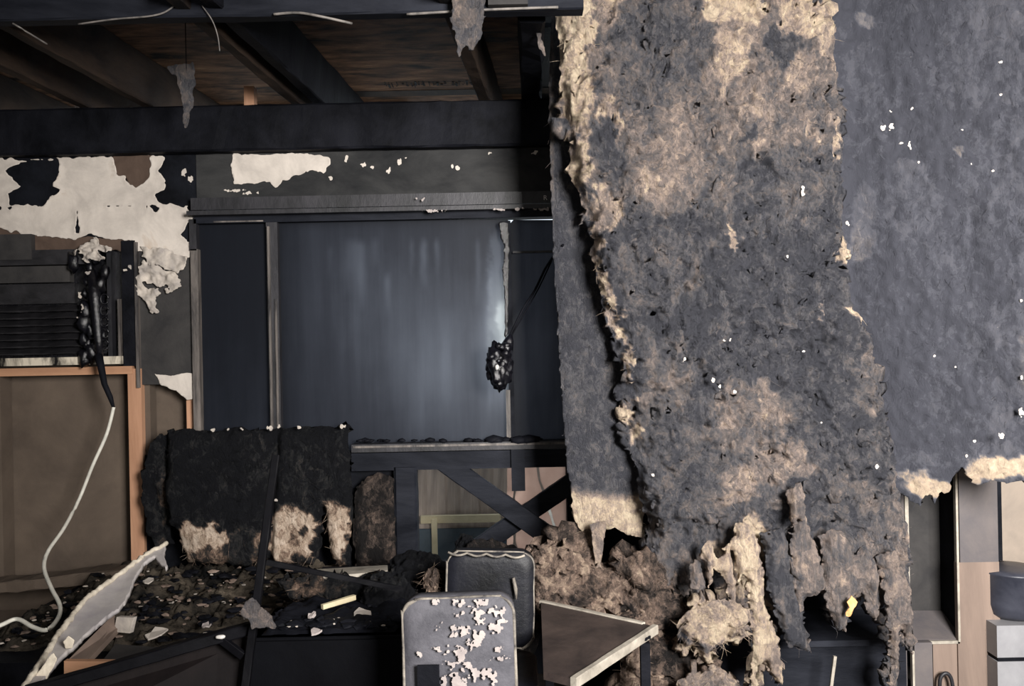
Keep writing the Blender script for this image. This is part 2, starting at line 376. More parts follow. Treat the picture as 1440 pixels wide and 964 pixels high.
one('charred_board','sootgrey',wb,u0=190,v0=338,u1=271,v1=540,Y=YW+.005,d=.06)
one('stud','wood',wb,u0=182,v0=518,u1=201,v1=800,Y=YW-.005,d=.1)
one('stud','wood',wb,u0=262,v0=520,u1=276,v1=606,Y=YW+.02,d=.08)
one('plate','woodh',wb,u0=-80,v0=517,u1=186,v1=528,Y=YW-.01,d=.1)
one('stud_edge','brownpanel',wb,u0=200,v0=520,u1=213,v1=800,Y=YW+.03,d=.07)
one('stud','brownpanel',wb,u0=-50,v0=528,u1=3,v1=830,Y=YW+.01,d=.09)
# rail, stud and brace under the window
one('rail','charblue',wb,u0=494,v0=634,u1=806,v1=659,Y=YW-.03,d=.1)
b=MB(); b.beam(P(571,655,YW),P(571,655,YW)-Vector((0,0,.5)),.10,.09,20,.003,up=(0,1,0)); b.build('stud',M['charblue'],wb)
def brace(u0,v0,u1,v1,Y,w):
    b=MB(); b.beam(P(u0,v0,Y),P(u1,v1,Y),.035,w,24,.003,up=(0,0,1)); b.build('brace',M['charblue'],wb)
brace(612,640,805,778,YW-.01,.088); brace(830,660,660,778,YW+.03,.085)
one('drip_batten','charblue',wb,u0=719,v0=615,u1=738,v1=690,Y=YW-.045,d=.02)
# paint layers that have not peeled yet
W_=lambda U,V,S:0.002*fbm(U/20,V/20,9)+.004*np.clip(1-S/6,0,1)
PL=[[(-30,220),(8,222),(30,224),(85,222),(160,220),(228,218),(240,225),(232,262),(222,285),(262,290),(275,303),(264,316),(255,330),(270,345),(266,362),(240,358),(215,362),(194,352),(188,338),(150,336),(125,330),(105,336),(40,330),(0,322),(-30,315)]]
HO=[[(22,232),(48,226),(82,226),(84,242),(74,262),(86,266),(72,278),(60,290),(14,288),(12,272),(28,262),(4,240),(8,238)],
    [(158,219),(212,219),(212,240),(208,254),(192,263),(182,258),(176,246),(164,246)],
    [(234,215),(280,215),(280,300),(266,292),(240,286),(222,285),(220,274),(236,262),(230,250),(224,240)],
    [(150,290),(206,290),(206,291)],[(214,290),(224,292),(220,298)],[(108,296),(109,296),(110,318),(112,328),(106,328)],[(-20,292),(16,292),(14,294),(-20,296)]]
sheet('paint_layer',PL,M['paint'],Y=YW-.004,cell=2.5,thick=.003,rag=2.4,ragscale=8,relief=W_,holes=HO,parent=wb,seed=3)
sheet('paper_patch',[[(-30,316),(40,326),(105,332),(150,334),(195,340),(195,352),(-30,352)]],M['paintbrown'],Y=YW-.002,cell=3,thick=.003,rag=2,parent=wb,seed=24)
sheet('paper_patch',[[(157,217),(213,217),(214,242),(208,256),(192,265),(182,260),(176,248),(162,248)]],M['paintbrown'],Y=YW-.002,cell=3,thick=.003,rag=1,parent=wb,seed=4)
sheet('paint_layer',[[(326,217),(440,217),(462,222),(465,232),(455,242),(440,238),(418,246),(405,252),(388,262),(378,256),(360,258),(328,258)]],M['paint'],Y=YW-.004,cell=2.5,thick=.003,rag=2.4,relief=W_,parent=wb,seed=5)
sheet('paint_layer',[[(200,365),(215,370),(236,380),(256,388),(254,402),(244,410),(228,408),(219,420),(222,438),(215,440),(206,425),(196,412),(194,395)]],M['plaster'],Y=YW-.01,cell=1.8,thick=.003,rag=4,ragscale=6,holes=[[(204,398),(240,402),(232,408),(208,404)]],relief=lambda U,V,S:.02*fbm(U/10,V/10,2)+.014,parent=wb,seed=6)
sheet('paint_layer',[[(216,524),(240,528),(262,524),(273,526),(273,560),(262,562),(248,548),(228,542)]],M['paint'],Y=YW-.002,cell=2.5,thick=.003,rag=1.4,parent=wb,seed=7)
sheet('paint_layer',[[(196,345),(232,352),(266,360),(262,372),(250,384),(232,376),(212,370),(200,362)]],M['plaster'],Y=YW-.02,cell=1.8,thick=.003,rag=3.5,ragscale=7,relief=lambda U,V,S:.02*fbm(U/14,V/14,12),parent=wb,seed=16)
def flecks(name,spots,Y,parent,mat='paint',seed=2):
    def fld(U,V):
        S=np.full(U.shape,-9.)
        for (x,y,rx,ry) in spots: S=np.maximum(S,(.72-np.hypot((U-x)/rx,(V-y)/ry))*min(rx,ry))
        return np.where(S>-2.5,S+3.0*fbm(U/3,V/3.6,seed,3),-9)
    a=np.array(spots); return tag(sheet(name,None,M[mat],Y=Y,cell=1,thick=.0025,field=fld,box=(a[:,0].min()-12,a[:,1].min()-12,a[:,0].max()+12,a[:,1].max()+12),parent=parent,smooth=False),kind='stuff')
flecks('paint_flecks',[(487,223,3,5),(512,232,5,3),(523,236,3,3),(546,240,4,5),(561,228,4,6),(570,222,3,2),(636,233,3,4),(644,236,4,4),(752,214,4,3),(466,251,4,3),(690,215,3,2),(258,243,5,8),(268,252,4,6),(280,212,5,4),(330,268,12,2),(350,271,10,2)],YW-.004,wb)

# window 1
w1=empty('window_1',P(540,620,YW)); tag(w1,'soot blackened picture window in three panes','window',kind='structure')
one('head_frame','metaldark',w1,u0=268,v0=273,u1=800,v1=290,Y=YW-.05,d=.12)
one('head_ledge','metaldark',w1,u0=262,v0=291,u1=800,v1=297,Y=YW-.075,d=.12)
one('head_stop','charblue',w1,u0=272,v0=297,u1=800,v1=309,Y=YW-.02,d=.09)
one('head_bead','metalgrey',w1,u0=300,v0=310,u1=370,v1=312,Y=YW-.024,d=.01)
one('casing','metalgrey',w1,u0=270,v0=350,u1=280,v1=606,Y=YW-.02,d=.08)
one('casing','metaldark',w1,u0=266,v0=308,u1=276,v1=352,Y=YW-.02,d=.08)
one('mullion','metaldark',w1,u0=377,v0=310,u1=393,v1=640,Y=YW-.015,d=.07)
one('mullion_edge','metalgrey',w1,u0=378,v0=318,u1=381,v1=610,Y=YW-.03,d=.016)
one('mullion_edge','metalgrey',w1,u0=388,v0=420,u1=391,v1=610,Y=YW-.024,d=.012)
one('mullion','charblue',w1,u0=714,v0=310,u1=721,v1=624,Y=YW-.012,d=.07)
one('mullion_edge','metalgrey',w1,u0=712,v0=548,u1=718,v1=622,Y=YW-.02,d=.02)
one('bottom_frame','metaldark',w1,u0=494,v0=622,u1=802,v1=633,Y=YW-.05,d=.11)
one('bottom_bead','metalgrey',w1,u0=496,v0=624,u1=800,v1=627,Y=YW-.055,d=.01)
one('transom','metaldark',w1,u0=721,v0=352,u1=800,v1=355,Y=YW-.005,d=.02)
sheet('sash_remnant',[[(702,312),(714,312),(716,330),(714,470),(709,480),(710,440),(707,380),(710,345),(703,335)]],M['glossblack'],Y=YW-.03,cell=2.5,thick=.012,rag=1.4,parent=w1,seed=8)
def clean_main(U,V):
    s=.24+.12*np.clip((U-520)/200,0,1)*np.clip((V-380)/120,0,1)+.0*U
    s+=.10*np.exp(-((U-560)/150)**2-((V-420)/110)**2)
    s+=.42*np.clip((U-650)/60,0,1)**2*np.exp(-((V-470)/90)**2)+.1*np.exp(-((U-600)/90)**2-((V-540)/90)**2)
    e=709+3*fbm(V/16,V*0,3)
    s+=.12*np.clip((U-(e-24+8*fbm(U/9,V/9,5)))/8,0,1)*np.clip((V-318)/20,0,1)*np.clip((490-V)/20,0,1)
    s=s+(.98-s)*np.clip((U-(696+9*fbm(V/14,U*0,6)+.12*np.abs(V-462)))/5,0,1)*np.clip((V-420)/12,0,1)*np.clip((520-V)/12,0,1)
    for x,w_,t,bt,amt in ((492,9,330,420,.07),(508,7,332,440,.10),(526,6,330,380,.08),(596,5,330,410,.12),(615,4,330,395,.12),(545,4,380,450,.08),(580,3,330,400,.07),(464,5,340,400,.05),(673,4,330,430,.1),(688,3,380,600,.07),(632,14,430,600,.03)):
        k=np.exp(-((U-x-2*fbm(V/20,U*0,int(x)))/w_)**2)*np.clip((V-t)/14,0,1)*np.clip((bt-V)/50,0,1); s+=amt*k
    s-=.12*np.clip((430-U)/40,0,1)
    return s
sheet('pane',[[(392,309),(716,309),(722,638),(399,645)]],M['glass'],Y=YW+.02,cell=2.5,thick=.005,rag=0,soot=clean_main,parent=w1,smooth=False)
sheet('pane',[[(274,309),(380,309),(387,645),(281,645)]],M['glass'],Y=YW+.02,cell=6,thick=.005,rag=0,soot=lambda U,V:.10+.08*np.clip((V-420)/180,0,1)+0*U,parent=w1,smooth=False)
sheet('pane',[[(716,309),(806,309),(812,626),(722,626)]],M['glass'],Y=YW+.02,cell=6,thick=.005,rag=0,soot=lambda U,V:.21+.06*np.exp(-((V-500)/80)**2-((U-740)/30)**2),parent=w1,smooth=False)
# charred crumbs on the sill
b=MB()
for k in range(34):
    u=random.uniform(500,790); p=P(u,620,YW-.04); r=random.uniform(.006,.018)*(2 if 690<u<760 else 1)
    b.lump((p.x,p.y+random.uniform(-.01,.02),p.z+r*.2),(r*1.6,r,r*.7),k,.4,2,1)
tag(b.build('charred_crumbs',M['char'],w1,True),kind='stuff')
flecks('label_marks',[(586,279,3,2),(591,280,2,2),(596,280,3,2),(700,294,8,2),(730,294,10,2),(760,294,12,2),(610,296,12,2)],YW-.052-.026,w1,'peel')
fc=bpy.data.curves.new('letter','FONT'); fc.body='R'; fc.size=.03; fo=bpy.data.objects.new('letter',fc); C.objects.link(fo)
me=bpy.data.meshes.new_from_object(fo.evaluated_get(bpy.context.evaluated_depsgraph_get())); bpy.data.objects.remove(fo)
lt=[Matrix.Rotation(math.pi/2,3,'X')@v.co+P(764,281,YW-.052) for v in me.vertices]
mesh_obj('letter_mark',lt,[list(p.vertices) for p in me.polygons],M['bolt'],w1)
# cracked lower glazing behind the brace
PANES=[([(738,655),(762,655),(768,690),(790,700),(770,660),(812,655),(812,650),(738,650)],None)]
def shard(poly,mat,Y): return sheet('glass_shard',[poly],M[mat],Y=Y,cell=4,thick=.005,rag=.5,parent=w2,smooth=False)
w2=empty('window_2',P(690,790,YW+.08)); tag(w2,'cracked heat stained lower glazing behind the cross brace','window',kind='structure')
shard([(735,650),(754,650),(757,675),(764,694),(779,745),(791,790),(735,790),(725,760),(726,730),(724,700),(728,680),(722,650)],'glasspink',YW+.09)
shard([(757,650),(812,650),(824,775),(795,790),(783,745),(767,693),(760,675)],'glasspink',YW+.092)
shard([(713,650),(719,650),(724,680),(721,700),(722,760),(716,790),(713,790)],'glasspink',YW+.094)
# fence outside, seen through the opening
fe=empty('wooden_fence',(0,5.6,-.07)); tag(fe,'weathered board fence with pale rail outside below the window','fence')
x=P(520,700,5.6).x
for k in range(11):
    b=MB().box((x+k*.105,5.6+(k%2)*.008,.62),(.112,.02,1.38)); b.build('board',M['fence'],fe)
b=MB().box((P(648,729,5.55).x,5.555,P(648,729,5.55).z),(.50,.04,.045)); b.build('rail',M['fencerail'],fe)
b=MB().box((P(611,745,5.53).x,5.53,P(611,745,5.53).z-.1),(.034,.03,.34)); b.build('post',M['fencerail'],fe)
b=MB().box((P(648,775,5.57).x,5.575,P(648,775,5.57).z-.02),(.62,.02,.33)); b.build('skirting_board',M['fenceblue'],fe)

# ------------------------------------------------------------------ air conditioner in the left wall
ac=empty('air_conditioner',P(70,512,YW)); tag(ac,'burnt black wall air conditioner with drooping louvres and melted plastic','air conditioner')
one('housing','glossblack',ac,u0=-90,v0=346,u1=193,v1=512,Y=YW+.03,d=.07)
one('top_fascia','louver',ac,u0=-90,v0=352,u1=118,v1=373,Y=YW-.03,d=.06)
one('display_panel','sootgrey',ac,u0=-90,v0=375,u1=98,v1=398,Y=YW-.01,d=.04)
one('display_panel','louver',ac,u0=-90,v0=400,u1=105,v1=428,Y=YW-.0,d=.03)
lv=None
for k in range(7):
    p=P(34,434+k*10,YW+.0); L=(150+85)*YW/F
    if lv is None:
        b=MB(); b.beam((p.x-L/2,YW,p.z),(p.x+L/2,YW,p.z),.045,.006,24,.003,up=(0,-.55,.83)); lv=b.build('louvre',M['louver'],ac); z0=p.z
    else:
        o=lv.copy(); C.objects.link(o); o.location=lv.location+Vector((0,0,p.z-z0)); o.rotation_euler=(0,random.uniform(-.004,.004),0)
one('side_frame','metaldark',ac,u0=151,v0=352,u1=157,v1=510,Y=YW-.02,d=.05)
one('side_frame','metalgrey',ac,u0=166,v0=420,u1=169,v1=512,Y=YW-.02,d=.05)
one('side_frame','char',ac,u0=172,v0=338,u1=191,v1=514,Y=YW-.01,d=.05)
one('side_edge','metalgrey',ac,u0=190,v0=340,u1=194,v1=545,Y=YW-.02,d=.05)
one('sill','sillmix',ac,u0=-90,v0=503,u1=170,v1=514,Y=YW-.03,d=.08)
b=MB(); rnd=random.Random(3)
for k in range(26):
    t=k/25; u=128+12*math.sin(k*1.7)+rnd.uniform(-14,10); v=352+t*150; p=P(u,v,YW-.04); r=rnd.uniform(.014,.032)
    b.lump(p,(r*.9,r*.7,r*1.5),k,.5,1.8,2)
b.tube([P(128,380,3.95),P(134,420,3.94),P(138,470,3.93),P(141,505,3.92)],[.02,.026,.02,.014])
for k in range(5): 
    p=P(147,420+k*16,3.93)
    b.tube([p+Vector((.018*math.cos(a),0,.022*math.sin(a))) for a in [i*math.pi/6 for i in range(12)]],.004,6)
b.build('melted_plastic',M['glossblack'],ac,True)
sheet('torn_flap',[[(112,345),(135,336),(146,342),(160,350),(150,356),(138,352),(146,362),(120,370),(116,358),(98,352)]],M['plaster'],Y=3.93,cell=1.6,thick=.003,rag=5,ragscale=7,relief=lambda U,V,S:.03*fbm(U/9,V/9,4),parent=ac,seed=9)
one('housing_patch','sootgrey',ac,u0=-90,v0=330,u1=44,v1=366,Y=YW-.035,d=.04)
flecks('plastic_flecks',[(122,383,5,3),(112,416,2,4),(115,434,2,5),(112,446,3,2),(176,380,4,2),(183,375,2,4)],3.92,ac,'plaster')

# power cord
pc=empty('power_cord',P(160,572,3.85)); tag(pc,'white power cord hanging in loops from the burnt air conditioner','cord')
b=MB(); b.tube([P(138,500,3.9),P(142,515,3.88),P(147,540,3.86),P(155,558,3.85),P(160,574,3.85)],[.02,.016,.013,.012,.006]); b.build('charred_end',M['char'],pc,True)
def smooth_path(pts,n=6):
    out=[]; q=[pts[0]]+pts+[pts[-1]]
    for i in range(1,len(q)-2):
        for k in range(n):
            t=k/n; a,b_,c,d=q[i-1],q[i],q[i+1],q[i+2]
            out.append(.5*((2*b_)+(c-a)*t+(2*a-5*b_+4*c-d)*t*t+(3*b_-a-3*c+d)*t**3))
    return out+[pts[-1]]
cp=[P(u,v,3.85-.9*max(0,(min(v,890)-700)/190)**1.0) for i,(u,v) in enumerate([(160,572),(150,610),(130,655),(112,700),(90,742),(68,774),(62,798),(72,826),(84,850),(82,868),(66,885),(46,881),(24,870),(0,879),(-40,894)])]
b=MB(); b.tube(smooth_path(cp),.0075,8); b.build('white_cable',M['cord'],pc,True)

# cables and shreds under the roof deck
def cable(label,pts,r,mat='wire',Y=2.82):
    b=MB(); b.tube(smooth_path([P(u,v,Y+dy) for u,v,dy in pts]),r,6); tag(b.build('cable',M[mat],None,True),label,'cable')
cable('straight pale cable along the cross beam beside the hanging insulation',[(572,20,0),(640,16,0),(700,13,0),(785,10,0)],.0045)
cable('short pale cable drooping under the middle of the cross beam',[(385,20,0),(420,18,0),(455,24,0),(495,33,.05)],.0045)
cable('thin cable looping up under the roof at far left',[(110,34,0),(160,27,0),(215,22,0),(240,12,0),(258,-8,0)],.003)
cable('short broken wire end near the top left corner',[(18,33,0),(30,40,0),(66,62,.1)],.003)
cable('thin wire hanging under the rafters with a bright tip',[(284,8,0),(298,28,0),(306,50,0),(309,72,0)],.002)
def strip(label,poly,Y,mat,sootv,name='hanging_strip',thick=.006,seed=1,amp=.02,blob=()):
    o=sheet(name,[poly],M[mat],Y=Y,cell=2.5,thick=thick,rag=2.0,relief=lambda U,V,S:amp*fbm(U/11,V/20,seed),soot=lambda U,V:blobs(U,V,sootv,blob),seed=seed)
    return tag(o,label,'insulation scrap')
strip('grey torn strip hanging from the rafters at upper left',[(232,94),(246,90),(272,89),(273,108),(268,128),(271,148),(266,158),(263,182),(258,172),(258,150),(254,128),(248,108)],3.52,'wool',.62)
hs=[q for q in C.objects if q.name=='hanging_strip'][0]
b=MB(); b.tube([P(262,100,3.53),P(262,100,3.53)+Vector((0,0,.24))],.002,5); o=b.build('nail_wire',M['char'],None); o.parent=hs; o.matrix_parent_inverse=Matrix.Translation(-hs.location)
strip('grey brown shred wrapped over the beam right of centre',[(634,-12),(684,-12),(680,20),(678,48),(664,70),(656,60),(646,80),(641,60),(636,25)],2.78,'wool',.6,seed=4,blob=[(643,8,7,18,.3)],thick=.012)
strip('small white shred hanging beside the top of the big insulation blanket',[(752,44),(760,46),(763,62),(766,78),(760,68),(754,54)],3.1,'wool',.4,seed=5)

# ------------------------------------------------------------------ hanging insulation
fold=lambda U,V:.5*np.sin((U*.8+V*.5)/34+2*fbm(U/60,V/60,8))*np.clip((V-420)/120,0,1)
def relief_front(U,V,S):
    bul=1-np.clip(1-S/34,0,1)**2
    w1_=U+14*fbm(U/40,V/40,21); w2_=V+14*fbm(U/40,V/40,22)
    a=U+26*fbm(U/34,V/34,63); c=V+26*fbm(U/34,V/34,64); c=np.where(c>720,720+(c-720)*.4,c)
    r=.085*bul+.075*fbm(w1_/70,w2_/85,11,3)+.06*(ridge(w1_/38,w2_/46,12,4)-.6)+.075*(ridge(a/17,c/26,62,4)-.6)+.016*fbm(a/6,c/9,65,3)+.05*fold(U,V)
    return r*np.clip(S/12+.25,0,1)
front=[(785,-40),(1165,-40),(1172,90),(1184,150),(1183,240),(1186,330),(1194,430),(1218,460),(1232,520),(1246,590),(1256,640),(1265,720),(1275,800),(1282,860),(1284,915),(1276,918),(1270,885),(1264,890),(1262,930),(1258,972),(1252,972),(1249,900),(1243,845),(1236,850),(1231,872),(1225,875),(1222,838),(1214,826),(1206,840),(1203,862),(1194,846),(1188,885),(1176,886),(1166,852),(1155,832),(1138,834),(1126,846),(1129,880),(1138,912),(1110,908),(1099,884),(1094,905),(1100,962),(1090,956),(1076,934),(1068,928),(1063,975),(1056,975),(1056,900),(1052,850),(1046,806),(1040,812),(1037,846),(1027,836),(1018,814),(1006,800),(998,790),(989,800),(988,858),(975,860),(972,832),(960,842),(950,828),(938,842),(922,830),(914,800),(906,770),(911,740),(902,700),(890,640),(882,600),(876,540),(855,450),(836,380),(826,310),(802,240),(794,160),(784,80)]
FB=[(930,640,90,90,.72),(1060,120,140,120,.5),(930,60,60,75,.72),(1085,78,22,28,.85),(928,215,50,95,.42),(1035,185,36,46,.36),(1120,250,90,30,.75),
 (805,45,26,60,-.2),(808,130,20,50,-.05),(850,30,22,30,.3),(812,240,16,75,.12),(852,182,20,34,.1,-25),(850,222,20,42,.85),(840,110,12,40,.5),(900,140,24,40,.6),
 (1025,22,42,30,-.1),(1020,85,26,42,.2),(1125,28,40,34,.15),(1152,66,18,26,.2),(1118,112,22,28,.25),(1132,196,11,18,.2),(1173,100,8,24,.2),(1172,205,7,36,.12),(1075,140,20,20,.55),
 (1045,200,10,8,.8),(975,100,10,40,.7),(1005,150,14,20,.45),(960,250,30,40,.42),
 (850,300,26,26,.2),(829,345,9,40,.08),(842,410,9,36,.08,-25),(862,462,7,26,.15,-35),(876,505,5,28,.12),(880,580,4,14,.1),(891,612,9,18,.08),(862,440,12,4,.15),
 (1021,338,5,14,.1),(1178,350,13,20,.12),(1196,446,27,8,.06,32),(1030,455,9,5,.25,30),(1141,436,4,4,0),
 (920,380,60,60,.68),(935,528,44,52,.6),(1040,585,60,46,.52),(1065,560,16,30,.42),(1216,535,32,46,.56),(1085,640,40,18,.42),(1040,662,46,20,.4),(1105,655,26,14,.36),(985,590,26,50,.66),
 (1150,545,40,50,.85),(1010,470,60,40,.85),(1120,500,30,80,.82),
 (930,760,50,60,.72),(1000,720,60,50,.66),(1120,715,70,30,.72),(1030,690,28,12,.35),
 (1052,770,18,55,.0),(1066,850,10,50,.05),(1080,905,17,50,.14),(1062,930,7,40,.1),(1012,786,26,24,.06),(1030,815,13,30,.1),(1105,830,26,80,.72),
 (1140,790,22,56,.42),(1190,800,40,62,.46),(1240,770,16,50,.4),(1268,880,17,60,.4),(1245,700,16,50,.6),(1180,700,30,40,.62),(950,800,30,30,.55),(978,840,10,30,.45)]
def soot_front(U,V):
    base=.62+.24*np.clip((V-240)/110,0,1)-.22*np.clip((V-560)/160,0,1)
    a=U+26*fbm(U/34,V/34,63); c=V+26*fbm(U/34,V/34,64); c=np.where(c>720,720+(c-720)*.4,c)
    return np.clip(blobs(U,V,base,FB,16,30,3)+.20*fbm(U/36,V/44,61)+.36*(.60-ridge(a/17,c/26,62,4))+.13*fbm(a/6,c/9,65,3),0,1)
fb=sheet('insulation_blanket',[front],M['wool'],Y=lambda U,V:3.32+.06*np.clip((V-400)/400,0,1)+0*U,cell=2.5,thick=.05,rag=4.5,ragscale=17,relief=relief_front,soot=soot_front,seed=11)
tag(fb,'huge torn fibrous insulation blanket hanging from the roof, cream top and sooted middle','insulation','hanging insulation blankets')
back=[(779,-40),(774,60),(772,150),(776,300),(783,430),(790,560),(797,650),(803,690),(808,735),(820,748),(832,744),(836,790),(841,832),(847,790),(848,746),(866,742),(885,752),(908,758),(905,735),(913,690),(925,600),(900,300),(880,-40)]
def soot_back(U,V):
    s=.82+.10*fbm(U/60,V/60,31)+.12*fbm(U/14,V/10,32)
    s=np.where(U<779,s-.28*np.clip((320-V)/60,0,1),s)
    e=684+10*fbm(U/22,V*0,33)+8*np.cos((U-855)/22)
    k=np.clip((V-e)/16,0,1); return np.clip(s*(1-k)+k*(.0+.05*fbm(U/12,V/18,34)),0,1)
bb=sheet('insulation_blanket',[back],M['wool'],Y=3.43,cell=3,thick=.02,rag=1.6,ragscale=8,relief=lambda U,V,S:.012*fbm(U/34,V/44,41)+.006*fbm(U/9,V/9,42)+np.clip((V-680)/60,0,1)*.03*fbm(U/16,V/40,44)-.02*np.clip(1-S/10,0,1),soot=soot_back,seed=12)
tag(bb,'flat dark paper faced insulation sheet with a clean cream lower end, beside the window','insulation','hanging insulation blankets')
right=[(1140,-60),(1470,-60),(1470,690),(1450,684),(1430,672),(1404,676),(1384,674),(1370,682),(1356,672),(1350,655),(1344,652),(1332,668),(1329,688),(1322,690),(1318,680),(1309,706),(1304,692),(1296,694),(1286,708),(1276,702),(1262,690),(1210,690),(1180,500)]
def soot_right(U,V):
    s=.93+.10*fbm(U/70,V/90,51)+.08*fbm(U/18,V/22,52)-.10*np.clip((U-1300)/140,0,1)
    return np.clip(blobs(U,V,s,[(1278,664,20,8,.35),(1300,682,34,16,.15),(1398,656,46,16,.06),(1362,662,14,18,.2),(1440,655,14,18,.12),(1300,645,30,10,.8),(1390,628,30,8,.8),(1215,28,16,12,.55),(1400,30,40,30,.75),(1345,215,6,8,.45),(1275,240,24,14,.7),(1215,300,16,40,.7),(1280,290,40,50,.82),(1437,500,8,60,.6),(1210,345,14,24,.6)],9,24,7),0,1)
rb=sheet('insulation_blanket',[right],M['hazesootwool'],Y=lambda U,V:3.62-.35*np.clip((U-1200)/260,0,1),cell=3.5,thick=.04,rag=3,ragscale=10,relief=lambda U,V,S:.03*fbm(U/90,V/120,53,3)+.022*ridge(U/40,V/60,54,3)*np.clip((700-V)/300,0.3,1)+.035*np.clip((V-630)/25,0,1)+.01*fbm(U/9,V/9,55),soot=soot_right,seed=13)
tag(rb,'wide flat sooted insulation sheet at right, lightened with painted haze, with a cream fringe along its bottom','insulation','hanging insulation blankets')
flecks('white_flecks',[(1242,180,5,5),(1253,178,5,6),(1253,157,2,2),(1279,204,3,6),(1268,201,3,2),(1292,229,2,3),(1282,152,2,2),(1407,88,3,2),(1408,133,2,2),(1354,182,3,2),(1366,230,2,3),(1397,239,2,2),(1191,313,4,5),(1315,500,2,2),(1343,516,1.5,1.5),(1437,423,2,2),(1403,460,1.5,1.5),(1436,580,5,7),(1437,530,2,3),(1409,612,5,6),(1371,620,3,2),(1360,640,3,3),(1284,80,1.5,1.5)],3.28,rb)
rb.children[0].modifiers['thickness'].thickness=.002
flecks('white_flecks',[(1141,436,4.5,3.5),(1018,476,2,3),(1027,477,2,3),(1130,494,2,1),(1013,546,2,4),(1033,549,2,5),(1129,268,3,8),(1108,360,2,2),(1233,656,3,3),(1155,594,2,1),(918,668,2,3),(963,505,2,5),(1003,534,2,4)],3.2,fb)

def torn(poly,Y,sv,seed,bl=()):
    o=sheet('torn_strip',[poly],M['wool'],Y=Y,cell=2.2,thick=.014,rag=3.0,ragscale=8,relief=lambda U,V,S:.035*(1-np.clip(1-S/12,0,1)**2)+.03*fbm(U/13,V/45,seed)+.022*(ridge(U/9,V/38,seed+1,3)-.6),
      soot=lambda U,V:np.clip(blobs(U,V,sv,bl,8,14,seed)+.34*(.6-ridge(U/8,V/34,seed+2,3))+.15*fbm(U/20,V/30,seed+3),0,1),seed=seed)
    o.parent=fb; o.matrix_parent_inverse=Matrix.Translation(-fb.location)
torn([(1070,750),(1100,742),(1118,800),(1130,880),(1138,914),(1108,908),(1096,880),(1080,830)],3.24,.74,31)
torn([(1033,738),(1050,728),(1062,742),(1070,790),(1074,850),(1092,890),(1101,962),(1088,956),(1076,930),(1067,935),(1063,978),(1056,978),(1056,880),(1052,820),(1045,804),(1038,818),(1034,790),(1028,766)],3.19,.06,32,[(1068,790,5,50,.25),(1085,920,12,30,.25)])
torn([(984,772),(998,758),(1008,786),(1018,770),(1024,760),(1031,790),(1036,822),(1033,856),(1024,838),(1014,806),(1001,796),(997,832),(992,800)],3.21,.14,33)
torn([(1114,744),(1130,716),(1141,750),(1155,790),(1163,822),(1150,836),(1130,838),(1126,874),(1116,842),(1111,790)],3.22,.42,34)
torn([(1154,752),(1175,742),(1190,752),(1202,780),(1216,764),(1234,792),(1240,850),(1233,872),(1222,864),(1212,828),(1202,838),(1190,888),(1175,882),(1160,850)],3.23,.46,35)
torn([(1236,780),(1258,770),(1274,822),(1283,860),(1285,920),(1275,908),(1268,880),(1264,892),(1260,972),(1250,974),(1250,900),(1243,850)],3.2,.42,36)
torn([(968,800),(978,780),(988,800),(990,862),(976,862)],3.22,.5,37)
torn([(1108,690),(1124,676),(1130,700),(1128,735),(1120,728),(1112,740)],3.2,.35,38)

# ------------------------------------------------------------------ melted lamp in front of the window
ml=empty('melted_lamp',P(702,548,3.8)); tag(ml,'glossy black melted lump dangling from a wire in front of the window','lamp')
b=MB(); rnd=random.Random(9)
b.lump(P(703,515,3.8),(.058,.05,.095),3,.35,2.2,4)
for k in range(14): b.lump(P(703+rnd.uniform(-15,13),515+rnd.uniform(-30,28),3.765),(rnd.uniform(.01,.022),)*3,k,.5,2,2)
b.tube([P(712,490,3.8),P(716,478,3.8),P(718,470,3.8)],[.03,.02,.008]); b.build('melted_body',M['glossblack'],ml,True)
b=MB(); b.tube(smooth_path([P(716,474,3.8),P(735,435,3.78),P(752,408,3.76),P(770,372,3.66),P(792,344,3.41)]),.005,6); b.tube(smooth_path([P(718,474,3.8),P(740,436,3.78),P(758,404,3.76),P(776,366,3.7)]),.003,6); b.build('wire',M['char'],ml,True)
b=MB(); b.lump(P(699,516,3.75),(.008,.006,.012),1,.2,2,2); b.build('bright_bead',M['bolt'],ml,True)

# ------------------------------------------------------------------ charred batts over the bench
cb=sheet('insulation_batt',[[(237,612),(256,603),(300,606),(340,601),(380,604),(440,601),(490,597),(494,650),(496,700),(494,792),(478,796),(466,775),(462,745),(455,715),(453,770),(440,792),(385,797),(372,785),(345,797),(310,792),(264,792),(256,765),(250,738),(240,736),(236,700)]],M['charwool'],Y=3.86,cell=3,thick=.06,rag=2.6,ragscale=10,
  relief=lambda U,V,S:.05*(1-np.clip(1-S/16,0,1)**2)+.03*fbm(U/50,V/60,71)+.018*(ridge(U/16,V/20,72)-.6)-.05*np.exp(-((U-384+(V-700)*.05)/7)**2)-.03*np.exp(-((U-456)/5)**2)*np.clip((V-680)/40,0,1),
  soot=lambda U,V:np.clip(blobs(U,V,.88+.1*fbm(U/30,V/30,73),[(270,762,18,28,-.1),(300,752,26,16,-.02),(300,778,26,16,.4),(335,750,10,12,.3),(340,770,22,30,.72),(415,752,34,44,-.1),(418,756,9,12,.3),(432,742,6,5,.6),(432,790,20,14,.6),(475,748,17,48,-.04),(476,790,10,12,.4),(366,770,8,26,.35),(430,700,14,12,.72),(450,770,7,40,.8),(402,786,14,12,.2),(420,660,60,30,.8)],10,22,8),0,1),seed=14)
tag(cb,'charred black insulation batt draped below the window with pale burnt through lower edge','insulation','burnt batts under the window')
